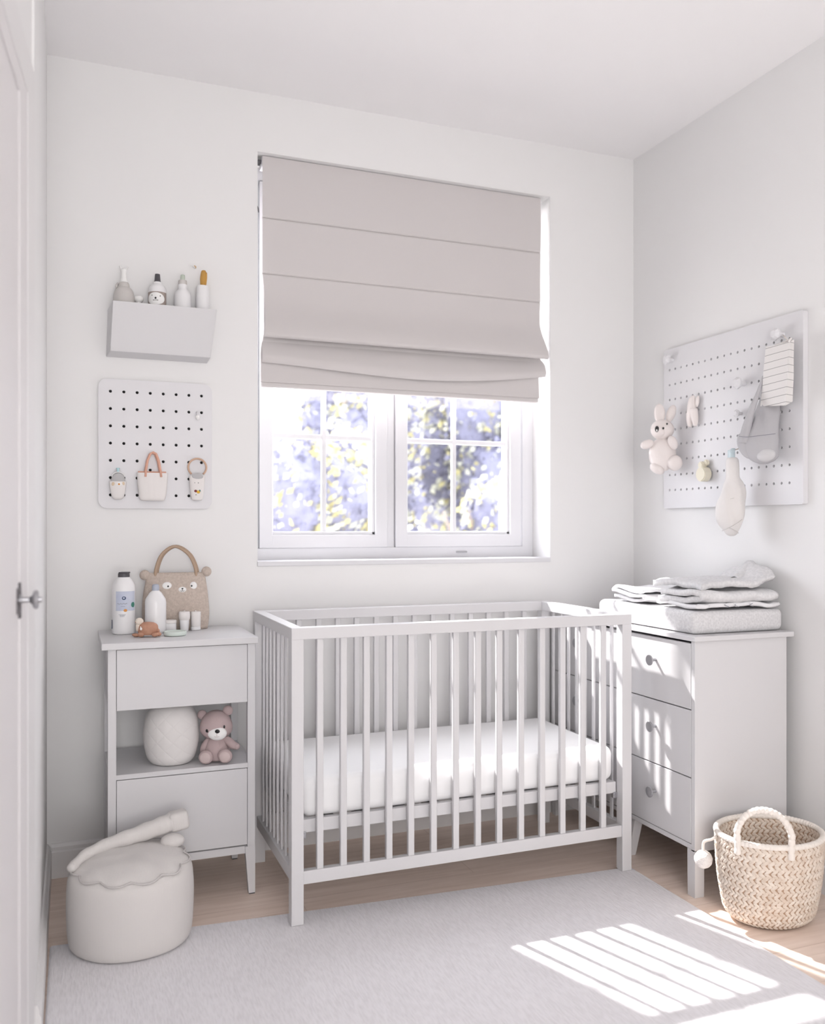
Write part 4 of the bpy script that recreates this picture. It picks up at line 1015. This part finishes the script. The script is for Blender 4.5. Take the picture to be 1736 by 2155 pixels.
f = BM(); tube(f, [(2.16, 2.21, 1.750), (2.165, 2.225, 1.765), (2.172, 2.245, 1.780)], .0016, 6); obj('hanging_loop', f, M_rope, t, smooth=True)
# grey muslin bag, local frame faces the camera
t = thing('muslin_bag', 'grey gathered muslin bag hanging below the striped pouch', 'bag', (2.132, 2.300, 1.458), R(-60))
s_ = 1/626
def gp(px, py, d=0): return ((px-1608)*s_/.94, d, (918-py)*s_)
f = BM()
rows = [(1618, 800, 8, 8), (1618, 850, 20, 14), (1614, 890, 26, 20), (1608, 915, 33, 25), (1606, 940, 35, 27), (1610, 960, 31, 25), (1613, 972, 22, 19), (1613, 979, 8, 8)]
loft(f, [(gp(px, py)[0], .024*max(0, min(1, (930-py)/70)), gp(px, py)[2], rx*s_/.94, ry*s_*.85) for px, py, rx, ry in rows[::-1]], 36, sm=5)
for v in f.verts:
    a = math.atan2(v.co.y, v.co.x); v.co.y += .006*math.sin(v.co.x*150+v.co.z*30)*(.3+max(0, v.co.z+.05)*3); v.co.x += .004*noise.noise(v.co*22)
obj('bag_body', f, M_greycloth, t, world=False, smooth=True)
f = BM(); tube(f, smoothpts([gp(1609, 795, .018), gp(1601, 830, .008), gp(1592, 868, -.014), gp(1583, 905, -.016), gp(1578, 935, -.014)], 5), None, 16, rfun=lambda q: .0035+.0165*q**1.2); obj('gathered_strap', f, M_greycloth, t, world=False, smooth=True)
f = BM(); ell(f, gp(1580, 940, -.010), (.024, .020, .046), R(-22)); obj('side_lobe', f, M_greycloth, t, world=False, smooth=True)
f = BM(); ell(f, gp(1621, 962, -.022), (.030, .020, .022), R(-8)); obj('round_bottom_patch', f, M_greycloth2, t, world=False, smooth=True, label='paler round bottom patch')
f = BM(); tube(f, smoothpts([gp(1573, 921, -.036), gp(1590, 924, -.044), gp(1612, 923, -.045), gp(1640, 920, -.028)], 6), .0011, 6); obj('seam', f, M_inkgrey, t, world=False, smooth=True, label='dark seam line')
# white swaddle
t = thing('swaddle_bundle', 'white muslin swaddle bundle hanging by a pale blue clip', 'cloth bundle', (2.115, 2.425, 1.205), YAW)
s_ = 1/614
def wp(px, py, d=0): return ((px-1549)*s_, d, (1070-py)*s_)
f = BM()
rows = [(1553, 955, 6, 6), (1553, 962, 13, 11), (1553, 995, 14, 13), (1556, 1010, 20, 16), (1554, 1035, 27, 20), (1549, 1065, 31, 22), (1546, 1090, 26, 21), (1550, 1108, 17, 16), (1551, 1118, 11, 11), (1551, 1122, 4, 4)]
loft(f, [((px-1549)*s_, 0, (1070-py)*s_, rx*s_, ry*s_) for px, py, rx, ry in rows[::-1]], 36, sm=5)
for v in f.verts:
    v.co.y += .005*math.sin(v.co.x*130+v.co.z*25+1) * (1 if -.07 < v.co.z < .1 else .3); v.co.x += .004*noise.noise(v.co*20)
obj('bundle_body', f, M_whitecloth, t, world=False, smooth=True)
f = BM()
for z0, dz in ((.045, .010), (-.045, .022), (-.065, -.010)):
    tube(f, smoothpts([(lin(-.9, .9, k/6)*(.040 if z0 > -.06 else .022), -(.040 if z0 < 0 else .030)*math.sqrt(max(.05, 1-(lin(-.9, .9, k/6))**2)), z0+dz*lin(-1, 1, k/6)) for k in range(7)], 4), .0010, 6)
obj('wrap_seam', f, M_stone, t, world=False, smooth=True, label='grey wrap lines')
f = BM(); box(f, -.008, .012, -.012, .010, .180, .212, .003); cyl(f, (.001, -.014, .208), (0, 1, 0), .008, .006, 16, .001); cyl(f, (.010, .002, .214), (1, 0, 0), .004, .012, 12)
obj('clip', f, M_paleblue, t, world=False, smooth=35, label='pale blue clip')
f = BM(); tube(f, [(.010, 0, .212), (.030, .030, .216), (.050, .045, .222)], .002, 8); obj('clip_strap', f, M_rope, t, world=False, smooth=True)

# ------------------------------------------------------------ woven basket
KC = Vector((1.925, 2.045, .001)); HB = .248
t = thing('woven_basket', 'round woven seagrass basket with pompoms in front of the dresser', 'basket', KC, 0)
def rad(h):
    q = h/HB; r = .128+.030*q + .008*math.sin(q*PI)
    if q < .12: r -= .022*(1-q/.12)**2
    return r
SYR = .87
def surf(s, h, off=0.0):
    r = rad(h)+off
    return Vector((r*math.cos(s), r*SYR*math.sin(s), h))
f = BM()
NH, NA = 26, 64
G = [[f.verts.new(surf(2*PI*i/NA, HB*j/NH, -.0005)) for i in range(NA)] for j in range(NH+1)]
for j in range(NH):
    for i in range(NA): f.faces.new((G[j][i], G[j][(i+1) % NA], G[j+1][(i+1) % NA], G[j+1][i]))
f.faces.new(G[0][::-1])
G2 = [[f.verts.new(surf(2*PI*i/NA, .004+(HB-.004)*j/NH, -.0045)) for i in range(NA)] for j in range(NH+1)]
for j in range(NH):
    for i in range(NA): f.faces.new((G2[j][i], G2[j+1][i], G2[j+1][(i+1) % NA], G2[j][(i+1) % NA]))
f.faces.new(G2[0])
obj('basket_wall', f, M_rattan_d, t, world=False, smooth=60, label='brown gaps between the weave')
def weave(sign):
    f = BM(); nrow = 21; hr_ = (HB-.010)/nrow
    for k in range(nrow):
        hc = .004+hr_*(k+.5); n = 54
        sl = 1 if k % 2 else -1
        for i in range(n):
            jit = random.uniform(-.12, .12)
            sc = 2*PI*(i+.5*((k//2) % 2)+jit*.3)/n; R0 = rad(hc)
            ln, wd = .0110*(R0/.15)*random.uniform(.9, 1.05), .0050*(R0/.15)*random.uniform(.88, 1.05); ang = sl*R(38+random.uniform(-5, 5))
            if sign < 0: ang = -ang
            lift = random.uniform(-.0005, .0006)
            g = []
            for v_ in (-1, 0, 1):
                row = []
                for u_ in (-1, -.6, .6, 1):
                    du, dv = u_*ln, v_*wd*(1 if abs(u_) < 1 else .75)
                    ds = du*math.cos(ang)-dv*math.sin(ang); dh = du*math.sin(ang)+dv*math.cos(ang)
                    bul = .0048*(1-.9*abs(v_))*(1-.9*max(0, abs(u_)-.6)/.4) - .0004 + lift
                    hh = min(HB, max(.001, hc+dh))
                    row.append(f.verts.new(surf(sc+ds/R0, hh, bul if sign > 0 else -.0045-bul)))
                g.append(row)
            for a in range(2):
                for c in range(3):
                    q = (g[a][c], g[a][c+1], g[a+1][c+1], g[a+1][c])
                    f.faces.new(q if sign > 0 else q[::-1])
    return f
o_ = obj('woven_outside', weave(1), M_rattan, t, world=False, smooth=True); o_ = obj('woven_inside', weave(-1), M_rattan, t, world=False, smooth=True)
def wrapped(path, r, turns, closed=False, seg=14):
    n = len(path)
    f = BM(); tube(f, path, None, seg, closed=closed, rfun=lambda q: r*(.94+.22*abs(math.sin(q*PI*turns))**.6+.03*math.sin(q*91)))
    return f
rim = [surf(2*PI*i/600, HB, -.002)+Vector((0, 0, .002)) for i in range(600)]
obj('rim', wrapped(rim, .0076, 84, True), M_rope, t, world=False, smooth=True, label='pale wrapped rope rim')
# front handle: two feet on the side that faces the room
a1, a2 = R(198), R(253)
h1, h2 = surf(a1, HB-.030, .006), surf(a2, HB-.030, .006)
mid = (h1+h2)/2; across = (h2-h1)/2; pts = [h1, surf(a1, HB+.004, .004)]
for k in range(1, 12):
    a = PI*k/12; p = (surf(a1, HB+.004, .004)+surf(a2, HB+.004, .004))/2
    half = (surf(a2, HB+.004, .004)-surf(a1, HB+.004, .004))/2
    pts.append(p - half*math.cos(a)*1.06 + Vector((0, 0, .098*math.sin(a)**.85)))
pts += [surf(a2, HB+.004, .004), h2]
hp = smoothpts(pts, 16)
obj('handle', wrapped(hp, .0084, 24), M_rope, t, world=False, smooth=True, label='pale wrapped arched handle')
def pompom(a, dirx, dropz, c):
    st = surf(a, HB-.010, .004); cen = Vector(c)
    f = BM(); tube(f, smoothpts([st, st+Vector((dirx*.022, -.006, -.004)), Vector((cen.x+dirx*-.002, cen.y, cen.z+.050)), cen+Vector((0, 0, .018))], 8), .0042, 10)
    cd = obj('pompom_cord', f, M_rope, t, world=False, smooth=True)
    f = BM(); ell(f, cen, .0262, 0, 32, 22)
    for v in f.verts: v.co = cen+(v.co-cen)*(1+.05*noise.noise(v.co*120))
    obj('pompom', f, M_pom, t, world=False, smooth=True, label='white wool pompom')
pompom(R(160), -1, .07, (-.183, .068, .168)); pompom(R(-20), 1, .07, (.170, -.066, HB-.058))

# ------------------------------------------------------------ garden outside the window
b = BM(); box(b, -30, 40, 3.37, 60, -.5, -.4); struct('ground', b, M_ground)
LM = [mat('leaf_white', (0.42, 0.42, 0.34), 0.8, trans=.45), mat('leaf_yellow', (0.38, 0.345, 0.165), 0.8, trans=.45), mat('leaf_lavender', (0.13, 0.13, 0.19), 0.8, trans=.2)]  # sun and shade put into leaf colours: white and yellow lit, lavender shaded
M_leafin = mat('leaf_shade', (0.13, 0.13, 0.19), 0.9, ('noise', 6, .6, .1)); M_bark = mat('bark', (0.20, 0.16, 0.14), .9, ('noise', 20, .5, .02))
def shrub(name, label, cat, loc, rx, ry, z0, z1, nleaf, seed, mix, size=.05, core=.72):
    rnd = random.Random(seed)
    t = thing(name, label, cat, loc)
    f = BM()
    tube(f, [(0, 0, -.4-loc[2]), (.03, 0, z0+.2), (0, .02, (z0+z1)/2)], [.09, .07, .04], 10); 
    for k in range(5):
        a = k*1.3; tube(f, [(.01, 0, z0+.1), (rx*.3*math.cos(a), ry*.3*math.sin(a), (z0+z1)/2), (rx*.6*math.cos(a), ry*.6*math.sin(a), z1-.35)], [.04, .03, .012], 8)
    obj('trunk', f, M_bark, t, world=False, smooth=True)
    hz = (z1-z0)/2; zc = (z0+z1)/2
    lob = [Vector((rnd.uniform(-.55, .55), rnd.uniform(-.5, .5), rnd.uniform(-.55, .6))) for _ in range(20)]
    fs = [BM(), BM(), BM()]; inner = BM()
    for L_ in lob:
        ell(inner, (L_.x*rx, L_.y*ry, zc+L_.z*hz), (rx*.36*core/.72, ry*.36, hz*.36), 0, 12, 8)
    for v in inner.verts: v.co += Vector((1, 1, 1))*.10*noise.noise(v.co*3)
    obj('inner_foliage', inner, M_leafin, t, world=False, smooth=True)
    for i in range(nleaf):
        L_ = rnd.choice(lob); d = Vector((rnd.gauss(0, 1), rnd.gauss(0, 1), rnd.gauss(0, 1))).normalized()
        rr = rnd.uniform(.34, .52)
        p = Vector(((L_.x+d.x*rr)*rx, (L_.y+d.y*rr)*ry, zc+(L_.z+d.z*rr)*hz))
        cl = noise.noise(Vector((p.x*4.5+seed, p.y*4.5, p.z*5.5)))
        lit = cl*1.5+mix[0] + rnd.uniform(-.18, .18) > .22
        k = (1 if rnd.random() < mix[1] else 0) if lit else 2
        g = fs[k]; n = Vector((rnd.gauss(0, 1), rnd.gauss(0, 1)-.6, rnd.gauss(0, 1))).normalized(); a = n.orthogonal().normalized(); c = n.cross(a)
        s = size*rnd.uniform(.6, 1.3)
        vs = [g.verts.new(p+a*s), g.verts.new(p+c*s*.6+n*s*.15), g.verts.new(p-a*s), g.verts.new(p-c*s*.6+n*s*.15)]
        g.faces.new(vs)
    for k, nm in enumerate(('sunlit_white_leaves', 'sunlit_yellow_leaves', 'shaded_leaves')):
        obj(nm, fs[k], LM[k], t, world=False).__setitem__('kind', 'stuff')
shrub('garden_tree', 'pale tree behind the right half of the window', 'tree', (5.40, 10.6, 0), 1.15, 1.2, .2, 4.2, 14000, 1, (.26, .35), .055)
shrub('garden_tree', 'hazy tree behind the middle of the window with bright sky at its left', 'tree', (3.30, 10.4, 0), .78, 1.0, .2, 3.60, 10000, 2, (.20, .25), .055)
shrub('tall_tree', 'tall pale tree farthest behind the right window panes', 'tree', (6.1, 14.6, 0), 1.7, 1.2, .2, 5.4, 9000, 6, (.24, .3), .075)
shrub('garden_shrub', 'low yellow white shrub behind the lower left window panes', 'shrub', (1.98, 7.9, 0), 1.08, .8, -.2, 2.05, 13000, 3, (.36, .6), .045)
shrub('garden_shrub', 'low pale shrub in front of the trees below the right window panes', 'shrub', (3.85, 7.9, 0), .72, .7, -.2, 1.66, 7000, 4, (.30, .45), .045)
b = BM(); cyl(b, (3.30, 6.4, .55), (0, 0, 1), .055, 2.0, 16); setp(obj('garden_post', b, mat('post_pale', (.40, .40, .46), .8, ('noise', 10, .05, .01)), smooth=35), 'pale round post at the right edge of the window view', 'post')

# ------------------------------------------------------------ repeats share a group
GROUPS = {'wooden_peg': 'faceted wooden pegs on the large pegboard', 'animal_peg': 'carved animal pegs on the large pegboard',
          'folded_blanket': 'folded blankets on the changing pad', 'toy_cup': 'pair of toy cups on the cabinet top',
          'mini_pouch': 'small pouches on the small pegboard', 'garden_tree': 'trees outside the window',
          'garden_shrub': 'shrubs outside the window', 'pegboard': 'white pegboards on the walls',
          'bottle': 'bottles in the wall bin'}
for o in COL.objects:
    k = o.name.split('.')[0]
    if o.parent is None and k in GROUPS: o['group'] = GROUPS[k]
